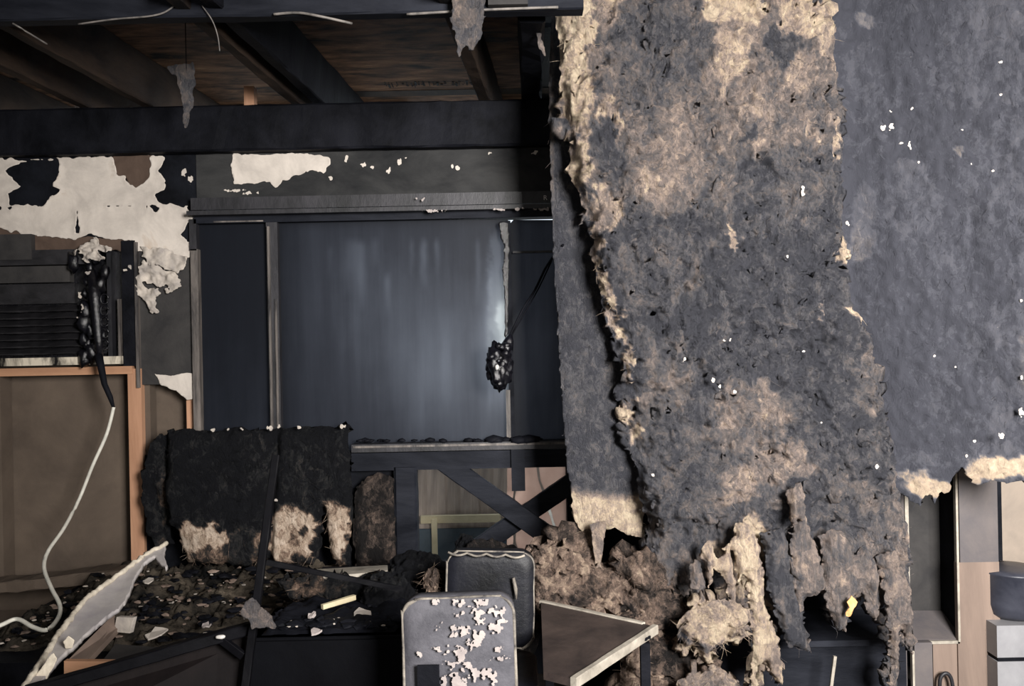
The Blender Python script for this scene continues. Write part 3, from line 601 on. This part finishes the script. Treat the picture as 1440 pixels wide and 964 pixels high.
o=sheet('side_fold',[[(203,660),(212,622),(238,605),(244,640),(240,700),(237,762),(224,776),(210,752),(201,710)]],M['charwool'],Y=3.9,cell=3,thick=.03,rag=3,relief=lambda U,V,S:.03*fbm(U/12,V/24,75),soot=lambda U,V:np.clip(blobs(U,V,.85,[(230,700,8,40,.52),(225,760,10,12,.6)])+.1*fbm(U/9,V/9,3),0,1),seed=15)
o.parent=cb; o.matrix_parent_inverse=Matrix.Translation(-cb.location)
flecks('pale_crumbs',[(300,604,4,3),(321,602,3,2),(380,601,5,5),(392,600,3,3),(420,601,3,3),(482,599,4,4),(340,603,2,2),(388,703,3,2)],3.8,cb,'plaster')
o=sheet('insulation_batt',[[(500,684),(516,668),(536,664),(552,672),(556,720),(556,790),(530,798),(500,797),(497,740)]],M['brownwool'],Y=3.95,cell=3,thick=.05,rag=2.5,relief=lambda U,V,S:.04*(1-np.clip(1-S/14,0,1)**2)+.03*(ridge(U/18,V/40,77)-.6),soot=lambda U,V:np.clip(.72+.25*fbm(U/12,V/30,78),0,1),seed=16)
tag(o,'brown insulation batt standing in the stud bay left of the cross brace','insulation','burnt batts under the window')

# bench with debris
bz=.47
be=empty('bench',(-1.3,3.5,0)); tag(be,'charred low bench buried in ash and debris below the left batts','bench')
MB().box((-1.38,3.45,bz/2),(1.1,1.0,bz)).build('bench_body',M['char'],be)
vs=[];fs=[];nx,ny=130,100
for j in range(ny+1):
    for i in range(nx+1):
        x=-1.90+i/nx*1.14; y=2.96+j/ny*1.0
        h=bz+.012+.05*mnoise.fractal(Vector((x*5,y*9,1)),.8,2,5)+.05*(j/ny)+.03*mnoise.fractal(Vector((x*23,y*23,4)),.7,2,4)
        e=min(i,nx-i,j*1.0)/12
        vs.append((x,y,h-.05*max(0,1-e)))
for j in range(ny):
    for i in range(nx):
        a=j*(nx+1)+i; fs.append([a,a+1,a+nx+2,a+nx+1])
o=mesh_obj('ash_layer',vs,fs,M['debris'],be,True)

def chips(name,parent,x0,x1,y0,y1,zf,n,mat,seed,r0=.004,r1=.012):
    rnd=random.Random(seed); b=MB()
    for k in range(n):
        x=rnd.uniform(x0,x1); y=rnd.uniform(y0,y1); r=rnd.uniform(r0,r1)
        b.lump((x,y,zf(x,y)+r*.2),(r*rnd.uniform(.8,2),r,r*.5),k,.6,1.5,1)
    tag(b.build(name,M[mat],parent),kind='stuff')
ashz=lambda x,y:bz+.03+.05*(y-2.96)+.04*mnoise.fractal(Vector((x*5,y*9,1)),.8,2,5)
chips('pale_chips',be,-1.8,-.85,3.05,3.85,ashz,45,'plaster',1,.003,.008); chips('brown_chips',be,-1.8,-.85,3.05,3.85,ashz,120,'cabinet',2,.004,.014); chips('black_chips',be,-1.8,-.85,3.0,3.85,ashz,160,'char',3,.008,.024)
# flakes of paint lying about
def flake(label,u,v,Y,r,mat='peel',seed=1,asp=.6):
    p=P(u,v,Y); rnd=random.Random(seed); n=9; vv=[];
    for k in range(n):
        a=2*math.pi*k/n; q=r*rnd.uniform(.65,1.15); vv.append((p.x+q*math.cos(a),p.y+q*asp*math.sin(a)*1.5,p.z+rnd.uniform(-.003,.006)+q*.25*math.sin(a)))
    m=len(vv); vv+=[(a,b,c-.006) for a,b,c in vv]
    f=[list(range(m)),list(range(2*m-1,m-1,-1))]+[[k,(k+1)%m,m+(k+1)%m,m+k][::-1] for k in range(m)]
    tag(mesh_obj('paint_flake',vv,f,M[mat],None,False),label,'paint flake','fallen paint flakes')
flake('largest white paint flake lying on the ash covered bench',221,889,3.1,.038,'paint',1)
flake('small white flake on the bench beside the black pole',290,878,3.1,.016,'peel',2)
flake('grey white flake at the bench end near the leaning drywall',210,815,3.6,.022,'plaster',3)
flake('pale flake on the black cabinet left of the front chair',511,862,2.75,.032,'plaster',4)
flake('little white flake on the black cabinet near the pine stick',439,864,2.7,.012,'peel',5)
flake('thin pale flake at the front of the black cabinet',444,887,2.6,.018,'peel',6)
flake('cream flake on the charred heap beside the front chair',548,862,2.9,.022,'wood' if False else 'plaster',7)
flake('pale flake low on the heap against the front chair',545,892,2.75,.03,'plaster',8)
flake('white flake on the brown broken tabletop',785,918,2.72,.008,'peel',9)

# leaning torn drywall sheet
dw=sheet('drywall_sheet',[[(236,762),(205,778),(172,803),(140,826),(117,844),(100,866),(82,891),(60,925),(28,972),(48,972),(75,938),(98,914),(125,888),(150,866),(172,852),(182,838),(194,807),(206,788),(222,777),(232,790),(241,796),(234,780)]],M['drywall'],Y=lambda U,V:3.35-1.0*np.clip((V-764)/200,0,1.1),cell=3,thick=.014,rag=1.6,relief=lambda U,V,S:.03*np.clip(1-S/16,0,1)+.01*fbm(U/20,V/20,81),seed=17)
tag(dw,'torn grey drywall sheet with a ragged pale edge leaning across the lower left','drywall')
b=MB(); ep=[(236,763),(205,779),(172,804),(140,827),(117,845),(100,867),(82,892),(60,926),(28,973)]
pts=[P(u,v,3.33-1.0*max(0,min((v-764)/200,1.1))) for u,v in ep]; sp=smooth_path(pts,8)
b.tube([q+Vector(mnoise.noise_vector(q*55))*.006 for q in sp],[.007+.006*abs(mnoise.noise(q*60)) for q in sp],8)
o=b.build('torn_edge',M['drywalledge'],None,True); o.parent=dw; o.matrix_parent_inverse=Matrix.Translation(-dw.location)
o=sheet('paper_peel',[[(62,932),(74,916),(80,926),(72,944),(52,972),(36,972)]],M['drywalledge'],Y=2.42,cell=3,thick=.003,rag=2,seed=18); o.parent=dw; o.matrix_parent_inverse=Matrix.Translation(-dw.location)
o=sheet('paper_peel',[[(88,902),(96,894),(104,900),(102,912),(92,912)]],M['drywalledge'],Y=2.6,cell=2,thick=.003,rag=1,seed=19); o.parent=dw; o.matrix_parent_inverse=Matrix.Translation(-dw.location)

# pine crate under the drywall
cr_=empty('timber_box',P(150,960,2.75)); tag(cr_,'open pine box lying in the lower left corner under black bars','box')
def quad_slab(name,pts,t,mat,parent):
    n=(pts[1]-pts[0]).cross(pts[3]-pts[0]).normalized()*t
    v=[*pts]+[p+n for p in pts]; f=[[0,1,2,3],[7,6,5,4]]+[[i,i+4,(i+1)%4+4,(i+1)%4] for i in range(4)]
    b=MB(); b.v=v; b.f=f; return b.build(name,M[mat],parent)
quad_slab('front_board',[P(90,957,2.72),P(90,929,2.72),P(186,930,2.72),P(186,957,2.72)],.02,'woodh',cr_)
quad_slab('side_board',[P(94,929,2.74),P(160,863,3.1),P(168,880,3.08),P(122,929,2.74)],.02,'cabinet',cr_)
quad_slab('end_block',[P(160,888,3.06),P(164,867,3.06),P(187,868,3.04),P(182,890,3.04)],.02,'plaster',cr_)
quad_slab('bottom_board',[P(143,930,2.78),P(162,905,2.95),P(245,911,2.92),P(190,932,2.74)],.015,'sootgrey',cr_)
# charred ledge line at left
o=MB(); o.beam(P(-60,830,3.9),P(205,800,3.9),.12,.05,20,.008); tag(o.build('fallen_board',M['brownpanel']),'scorched brown board lying at the foot of the left wall cavity','board')
tag(MB().box((-2.37,3.3,.2),(.86,1.0,.4)).build('debris_base',M['brownpanel']),'brown ash heap filling the lower left corner','ash heap')

# ------------------------------------------------------------------ black table frame with tilted panel
tf=empty('overturned_table',P(345,964,2.5)); tag(tf,'overturned black table with a tilted leg and dark brown top at lower left','table')
b=MB(); b.beam(P(388,640,2.62),P(342,990,2.42),.022,.022,20,.0015,up=(0,1,0)); b.build('table_leg',M['barblack'],tf)
b=MB(); b.beam(P(20,978,2.3),P(352,882,2.5),.03,.032,20,.0015); b.build('edge_rail',M['barblack'],tf)
b=MB(); b.beam(P(374,790,2.6),P(565,828,2.75),.014,.016,20,.0015); b.build('stretcher',M['barblack'],tf)
b=MB(); b.beam(P(308,896,2.47),P(342,922,2.46),.014,.022,6,.001); b.build('bracket',M['barblack'],tf)
quad_slab('table_top',[P(30,982,2.34),P(345,892,2.53),P(338,1020,2.44),P(10,1060,2.2)],.018,'darkbrown',tf)
b=MB(); b.lump(P(310,895,2.44),(.014,.008,.006),2,.2,2,2); b.build('bolt',M['bolt'],tf,True)
strip('grey torn scrap draped on the black table corner beside the cabinet',[(344,846),(356,838),(364,850),(380,866),(392,882),(382,884),(366,880),(356,884),(350,866),(342,872),(338,862)],2.42,'wool',.5,seed=7,name='insulation_scrap')

# black cabinet in the lower middle
bc=empty('cabinet',(-.5,2.8,0)); tag(bc,'smooth black charred cabinet in the lower middle behind the front chair','cabinet')
p0=P(350,893,2.58); p1=P(572,893,2.58); zt=p0.z-.01
cw=p1.x-p0.x; cxm=(p0.x+p1.x)/2
MB().box((cxm,2.58+.16,zt/2),(cw,.3,zt)).build('cabinet_body',M['black'],bc)
MB().box((cxm,2.576,zt*.5),(cw*.99,.008,zt*.98)).build('front_panel',M['black'],bc)
vs=[];fs=[];nx,ny=50,40
for j in range(ny+1):
    for i in range(nx+1):
        x=cxm-cw/2+i/nx*cw; y=2.585+j/ny*.3
        h=zt+.002+(.006+.012*j/ny)*(1+1.2*mnoise.fractal(Vector((x*7,y*7,9)),.8,2,5))+.008*mnoise.noise(Vector((x*30,y*30,2)))
        e=min(i,nx-i,j)/5; vs.append((x,y,max(zt,h-.06*max(0,1-e))))
for j in range(ny):
    for i in range(nx):
        a=j*(nx+1)+i; fs.append([a,a+1,a+nx+2,a+nx+1])
mesh_obj('ash_layer',vs,fs,M['char'],bc,True)
chips('pale_chips',bc,cxm-cw/2+.03,cxm+cw/2-.03,2.62,2.86,lambda x,y:zt+.012,14,'plaster',4,.003,.007); chips('black_chips',bc,cxm-cw/2+.03,cxm+cw/2-.03,2.62,2.86,lambda x,y:zt+.008,90,'char',5,.008,.02)
b=MB(); b.beam(P(453,853,2.76),P(499,839,2.84),.014,.016,6,.001); tag(b.build('pine_stick',M['fencerail']),'short clean pine stick lying on the black cabinet','stick')
quad=quad_slab('white_board',[P(425,801,3.2),P(545,794,3.2),P(545,802,3.05),P(440,812,3.05)],.012,'trimwhite',None); tag(quad,'scorched white shelf board lying below the burnt batts','board')
b=MB().box((P(490,812,3.1).x+.03,3.3,.32),(.4,.34,.64)); tag(b.build('charred_box',M['char']),'charred black box under the white shelf board','box')

# ------------------------------------------------------------------ chairs
def rr_outline(w,h,r,n=8):
    pts=[]
    for cx_,cz,a0 in ((w/2-r,h-r,0),(-w/2+r,h-r,90),(-w/2+r,r,180),(w/2-r,r,270)):
        for k in range(n+1):
            a=math.radians(a0+90*k/n); pts.append((cx_+r*math.cos(a),cz+r*math.sin(a)))
    return pts
def rounded_slab(name,w,h,t,r,mat,parent,ox,oy,oz,tilt=0,puff=.012,roll=0):
    ol=rr_outline(w,h,r); m=len(ol); v=[]; f=[]
    rings=[(-t/2-puff,.35),(-t/2-puff*.9,.75),(-t/2-puff*.2,.96),(-t/2+.008,1.0),(t/2-.008,1.0),(t/2,.96),(t/2+puff,.5)]
    for (y,s_) in rings:
        for (x,z) in ol: v.append(Vector((x*s_,y,(z-h/2)*s_+h/2)))
    for k in range(len(rings)-1):
        for i in range(m): f.append([k*m+i,k*m+(i+1)%m,(k+1)*m+(i+1)%m,(k+1)*m+i])
    f.append(list(range(m))[::-1]); f.append([(len(rings)-1)*m+i for i in range(m)])
    R=Matrix.Rotation(roll,3,'Y')@Matrix.Rotation(tilt,3,'X'); b=MB(); b.v=[R@q+Vector((ox,oy,oz)) for q in v]; b.f=f
    return b.build(name,M[mat],parent,True),R
def chair(label,uc,vtop,Y,w,h,mat,roll,tilt,rimmat):
    top=P(uc,vtop,Y); oz=top.z-h
    t=empty('chair',(top.x,Y-.1,0)); tag(t,label,'chair','scorched chairs')
    bk,R=rounded_slab('backrest',w,h,.065,.05,mat,t,top.x,Y,oz,tilt,.006,roll)
    ol=rr_outline(w*.985,h*.99,.05,6); b=MB(); pts=[]
    rnd=random.Random(int(uc))
    for k,(x,z) in enumerate(ol+[ol[0]]): 
        q=R@Vector((x,-.030,z))+Vector((top.x,Y,oz)); pts.append(q)
    sp=smooth_path(pts,3); b.tube([q+Vector(mnoise.noise_vector(q*40))*.003 for q in sp],[.0038+.003*mnoise.noise(q*30) for q in sp],7); b.build('rim',M[rimmat],t,True)
    st,_=rounded_slab('seat',w*1.05,.34,.05,.05,mat,t,top.x,Y-.02,.45,math.radians(90),.006)
    for sx in (-1,1):
        for yy in (Y-.04,Y-.3):
            b=MB(); b.tube([(top.x+sx*w*.42,yy,.43),(top.x+sx*w*.46,yy-.01,.0)],.011,10); b.build('leg',M['metaldark'],t,True)
        b=MB(); b.tube([(top.x+sx*w*.3,Y+.01,oz+.05),(top.x+sx*w*.3,Y-.01,.44)],.01,8); b.build('back_post',M['metaldark'],t,True)
    return t,R,top,oz
w_f=158*2.35/F
t1,R1,top1,oz1=chair('nearest scorched chair with rounded grey backrest and peeling white patches',647,836,2.35,w_f,.36,'vinyl',math.radians(-1.0),math.radians(-3),'rim')
def peel_field(U,V):
    S=np.full(U.shape,-9.)
    for x,y,rx,ry in ((648,848,9,5),(680,845,10,6),(672,862,7,12),(698,860,10,6),(703,872,7,4),(697,882,8,8),(648,865,6,4),(655,886,7,6),(637,891,5,4),(672,898,10,10),(659,905,4,6),(648,920,9,10),(634,935,6,5),(658,938,6,8),(668,946,6,8),(644,958,12,14),(686,947,11,7),(640,885,4,3),(618,880,3,3),(618,912,4,3),(700,912,4,4),(632,915,3,5),(705,925,7,2),(612,845,3,4),(693,958,4,4),(625,958,3,4),(676,872,4,6),(590,920,2,2)):
        S=np.maximum(S,(.92-np.hypot((U-x)/rx,(V-y)/ry))*min(rx,ry)*.8)
    return np.where(S>-6,S+8*fbm(U/4.2,V/4.2,91,4)-.3,-9)
o=sheet('peeled_patches',None,M['peel'],Y=lambda U,V:2.303+.018*np.clip((964-V)/130,0,1.0),cell=1,thick=.001,field=peel_field,box=(572,842,720,976),parent=t1,smooth=False); tag(o,kind='stuff')
one('dark_patch','char',t1,u0=587,v0=935,u1=618,v1=985,Y=2.299,d=.006)
t2,R2,top2,oz2=chair('farther scorched chair with shiny black backrest and scalloped pale rim',686,773,2.98,124*2.98/F,.32,'vinyldark',math.radians(1.8),math.radians(-3),'rim')
b=MB(); b.tube([P(722,812,2.93),P(725,828,2.93),P(726,842,2.93)],[.005,.007,.003],6); b.build('pale_streak',M['rim'],t2,True)
# scalloped pale edging along the top
b=MB(); n=24
sc_pts=[]
for k in range(n+1):
    u=630+k*(108/n); v=776+.045*(u-630)*0.9; p=P(u,v,2.94); p.z+= -.009*abs(math.sin(k*math.pi/6)); sc_pts.append(p)
b.tube(sc_pts,.004,6); b.build('scalloped_edge',M['rim'],t2,True)

# ------------------------------------------------------------------ broken table top at right of the chairs
sd=empty('side_table',(.25,2.8,0)); tag(sd,'broken square brown table with white edge trims right of the chairs','table')
zt=.55
A=Vector((.085,3.18,zt)); B=Vector((.437,2.885,zt)); Cc=Vector((.15,2.44,zt)); D=Vector((.07,2.50,zt))
quad_slab('table_top',[A,B,Cc,D],-.022,'brownboard',sd)
def trim(a,b_,nm): 
    m=MB(); m.beam(a+Vector((0,0,.012)),b_+Vector((0,0,.012)),.02,.03,14,.0015); m.build(nm,M['trimwhite'],sd)
trim(A,A.lerp(B,.93),'edge_trim'); trim(B+Vector((.01,-.004,0)),Cc,'edge_trim')
for q in (A.lerp(Cc,.06)+Vector((.02,0,0)),B.lerp(D,.08),Cc.lerp(A,.06)):
    MB().box((q.x,q.y,.265),(.03,.03,.53)).build('leg',M['char'],sd)
b=MB()
for k in range(16): 
    q=B.lerp(D,random.uniform(.04,.22)); b.lump((q.x+random.uniform(-.03,.03),q.y+random.uniform(-.03,.03),zt+.008),(random.uniform(.008,.022),random.uniform(.006,.014),.008),k,.5,2,1)
tag(b.build('burnt_crumbs',M['char'],sd,True),kind='stuff')

# ------------------------------------------------------------------ fallen insulation clumps
def clump(label,u,v,Y,r,sootv,seed,mat='brownwool',name='insulation_clump',amp=.35):
    p=P(u,v,Y); b=MB(); b.lump(p,r,seed,amp*.6,1.4,5)
    q=np.array([tuple(x) for x in b.v]); at=np.clip(sootv+.34*fbm(q[:,0]*14+seed,q[:,2]*14,seed)+.25*fbm(q[:,0]*50,q[:,2]*50,seed+3),0,1)
    r2=.03*(ridge(q[:,0]*20+seed+3*fbm(q[:,0]*9,q[:,2]*9,seed),q[:,2]*20+3*fbm(q[:,0]*9,q[:,2]*9,seed+8),seed,5)-.55)+.012*fbm(q[:,0]*80,q[:,2]*80,seed+2,3); 
    for i,x in enumerate(b.v): x.y-=r2[i]; x.z+=r2[i]*.6
    o=b.build(name,M[mat],None,True,{'soot':at}); return tag(o,label,'insulation','fallen insulation clumps')
clump('dark brown clump against the wall under the cross brace',690,878,3.7,(.2,.12,.32),.8,2)
def heap(label,poly,Yf,sv,bl,seed,mat='brownwool',amp=1.0,thick=.08):
    def rel(U,V,S):
        a=U+18*fbm(U/26,V/26,seed); c=V+18*fbm(U/26,V/26,seed+1)
        return amp*(.09*(1-np.clip(1-S/22,0,1)**2)+.09*fbm(U/45,V/38,seed+2,3)+.07*(ridge(a/17,c/17,seed+3,4)-.6)+.014*fbm(a/5,c/5,seed+4,3))*np.clip(S/10+.3,0,1)
    def so(U,V):
        a=U+20*fbm(U/26,V/26,seed); c=V+20*fbm(U/26,V/26,seed+1)
        return np.clip(blobs(U,V,sv,bl,14,22,seed)+.4*(.6-ridge(a/14,c/16,seed+5,4))+.2*fbm(a/24,c/24,seed+6),0,1)
    o=sheet('insulation_clump',[poly],M[mat],Y=Yf,cell=2.5,thick=thick,rag=5,ragscale=13,relief=rel,soot=so,seed=seed)
    return tag(o,label,'insulation','fallen insulation clumps')
heap('large tan fluffy insulation heap spilling down behind the broken table',[(740,782),(765,766),(800,758),(832,768),(852,796),(876,786),(905,790),(936,806),(962,836),(992,856),(985,905),(1000,978),(880,978),(900,930),(880,900),(745,866)],lambda U,V:3.42-.22*np.clip((V-780)/190,0,1)+0*U,.42,[(795,792,38,28,.24),(765,785,16,16,.34),(858,858,30,30,.16),(845,890,24,14,.3),(925,800,20,22,.42),(905,808,9,18,.8),(945,890,34,60,.62),(915,905,12,30,.7),(880,850,10,14,.75),(820,830,20,12,.55)],101)
heap('pale tan clump below the white trimmed table corner',[(872,925),(895,905),(908,915),(914,950),(906,978),(866,978)],3.05,.28,[],111,thick=.06,amp=.6)
heap('whitish swollen clump under the torn cream strips',[(952,880),(962,862),(985,850),(1012,842),(1040,846),(1054,868),(1050,892),(1030,900),(1002,902),(996,918),(1006,940),(994,936),(982,912),(972,906),(966,916),(956,900)],3.12,.14,[(990,895,30,5,.5),(960,888,6,5,.9),(1040,885,10,14,.3)],121,mat='wool',amp=.7,thick=.05)
heap('tan clump cut by the bottom edge below the whitish one',[(950,955),(980,944),(1012,938),(1036,955),(1030,978),(945,978)],3.05,.3,[],131,mat='wool',amp=.6,thick=.05)
heap('grey brown scrap heap below the flat sheet end',[(862,790),(885,778),(910,770),(935,790),(940,830),(915,845),(890,835),(872,815)],3.32,.5,[(890,800,10,12,.25)],141,amp=.7,thick=.05)
heap('scorched brown debris heap between the black cabinet and the batts',[(392,818),(430,808),(480,812),(540,820),(582,838),(566,880),(520,856),(470,850),(410,845)],3.0,.66,[(440,822,24,8,.42),(470,838,16,8,.5),(530,850,12,8,.5),(560,862,10,8,.35),(500,825,20,10,.85)],151,mat='charwool',amp=.6,thick=.05)
clump('charred black clump left of the two chairs',585,806,3.3,(.11,.12,.075),.9,10,'charwool')
clump('charred clump with a pale tip beside the front chair',545,850,2.95,(.09,.1,.10),.85,11,'charwool')
clump('dark charred clump behind the farther chair top',655,768,3.78,(.045,.05,.05),.95,12,'charwool')
clump('small pale brown clump left of the farther chair',607,815,3.05,(.028,.03,.045),.3,13)
clump('charred mound in the stud corner left of the brace',522,818,3.5,(.13,.12,.05),.92,14,'charwool')
strip('pale tapering strand hanging over the broken table corner',[(828,735),(852,735),(849,760),(846,785),(844,812),(841,836),(839,808),(836,782),(833,758)],3.38,'wool',.3,seed=21)
strip('orange yellow scrap hanging among the torn strips at right',[(1192,846),(1200,840),(1207,846),(1200,856),(1196,868),(1190,866),(1194,854)],3.15,'orange',0,seed=22,name='orange_scrap')
# ------------------------------------------------------------------ right-hand lower area
dk=empty('low_cabinet',(1.0,3.75,0)); tag(dk,'dark charred low cabinet behind the torn insulation ends at right','cabinet')
p=P(1125,906,3.6); MB().box((p.x,3.78,p.z/2),(.86,.36,p.z)).build('cabinet_body',M['charblue'],dk)
MB().box((p.x,3.77,p.z+.012),(.9,.4,.024)).build('cabinet_top',M['charblue'],dk)
b=MB(); b.beam(P(1174,922,3.45),P(1166,985,3.45),.012,.012,8,.001,up=(0,1,0)); tag(b.build('pale_stick',M['trimwhite']),'thin pale stick standing in front of the dark low cabinet','stick')
kc=empty('kitchen_cabinet',P(1340,964,3.8)); tag(kc,'scorched tall wooden kitchen cabinet with an open niche at lower right','cabinet')
one('niche_back','sootgrey',kc,u0=1272,v0=600,u1=1350,v1=900,Y=3.9,d=.02)  # lighter grey chosen to paint haze into the niche
one('side_stile','trimwhite',kc,u0=1273,v0=640,u1=1278,v1=830,Y=3.72,d=.02)
one('side_stile','cabinetsoot',kc,u0=1262,v0=640,u1=1273,v1=964,Y=3.72,d=.06)
one('niche_edge','trimwhite',kc,u0=1345,v0=600,u1=1348,v1=902,Y=3.695,d=.02)
one('upper_panel','cabinetsoot',kc,u0=1348,v0=560,u1=1402,v1=790,Y=3.7,d=.02)
one('lower_panel','cabinet',kc,u0=1348,v0=790,u1=1408,v1=1100,Y=3.7,d=.02)
one('niche_side','soot',kc,u0=1351,v0=560,u1=1356,v1=1100,Y=3.725,d=.2)
quad_slab('niche_shelf',[P(1284,902,3.72),P(1350,902,3.72),P(1345,862,3.9),P(1280,862,3.9)],.015,'cabinetsoot',kc)
one('shelf_edge','trimwhite',kc,u0=1300,v0=901,u1=1350,v1=905,Y=3.7,d=.012)
dr=one('door','cabinet',kc,u0=1314,v0=905,u1=1349,v1=1120,Y=3.71,d=.02)
one('corner_post','cabinetsoot',kc,u0=1288,v0=903,u1=1313,v1=1120,Y=3.68,d=.04)
one('post_edge','trimwhite',kc,u0=1285,v0=915,u1=1288,v1=1120,Y=3.68,d=.02)
b=MB(); b.tube(smooth_path([P(1322,985,3.67),P(1322,955,3.67),P(1330,946,3.67),P(1338,955,3.67),P(1342,985,3.67)]),.008,8); hd=b.build('handle',M['metaldark'],None,True); hd.parent=dr; hd.matrix_parent_inverse=Matrix.Translation(-(dr.location+dr.matrix_parent_inverse.to_translation()+kc.location))
# pot on a grey appliance
ap=empty('appliance',P(1460,1000,3.6)); tag(ap,'light grey kitchen appliance at the right edge under the dark pot','appliance')
p=P(1440,880,3.6); bx=.36
MB().box((p.x+bx/2-.1,3.8,p.z-.068),(bx,.36,.13)).build('upper_body',M['appliance'],ap)
MB().box((p.x+bx/2-.1,3.8,p.z-.142),(bx-.01,.35,.016)).build('gap_strip',M['soot'],ap)
MB().box((p.x+bx/2-.1,3.8,(p.z-.15)/2),(bx,.36,p.z-.15)).build('lower_body',M['appliance'],ap)
pt=empty('cooking_pot',(p.x+.04,3.76,p.z)); tag(pt,'dark round cooking pot cut off by the right edge','pot')
def lathe(prof,c,n=28):
    b=MB(); m=len(prof)
    for r,z in prof:
        for k in range(n): a=2*math.pi*k/n; b.v.append(Vector((c[0]+r*math.cos(a),c[1]+r*math.sin(a),c[2]+z)))
    for i in range(m-1):
        for k in range(n): b.f.append([i*n+k,i*n+(k+1)%n,(i+1)*n+(k+1)%n,(i+1)*n+k])
    return b
lathe([(.001,0),(.10,0),(.125,.02),(.135,.06),(.135,.185),(.14,.19),(.128,.192),(.12,.06),(.001,.03)],(p.x+.04,3.76,p.z)).build('pot_body',M['pot'],pt,True)
lathe([(.001,.205),(.02,.204),(.08,.20),(.138,.193),(.138,.188),(.001,.2)],(p.x+.04,3.76,p.z)).build('lid',M['pot'],pt,True)

# ------------------------------------------------------------------ loose fibres teased out of the wool
def fibres(ob,n,seed,L=.034,r=.0006):
    rnd=random.Random(seed); me=ob.data; b=MB(); vs=me.vertices; at=me.attributes['soot'].data
    vals=[]
    for k in range(n):
        i=rnd.randrange(len(vs)); p=vs[i].co+ob.location; l=L*rnd.uniform(.4,1.3)
        d=Vector((rnd.uniform(-1,1),-.35*rnd.random(),rnd.uniform(-1.3,.5))).normalized(); c=Vector((rnd.uniform(-1,1),-.3*rnd.random(),rnd.uniform(-1,.4)))*1.1
        b.tube([p+d*l*t+c*l*t*t+Vector((0,-.004,0)) for t in (0,.35,.7,1)],[r,r*1.2,r,r*.4],3,False)
        vals+=[max(0,at[i].value-.12)]*12
    o=mesh_obj('loose_fibres',b.v,b.f,me.materials[0],ob,True,{'soot':vals}); tag(o,kind='stuff')
fibres(fb,1800,1,.02); fibres(bb,200,2,.02); fibres(rb,300,3,.02); fibres(cb,500,4,.03)
for i_,o_ in enumerate([q for q in C.objects if q.name.startswith('insulation_clump')]): fibres(o_,120,20+i_,.022)
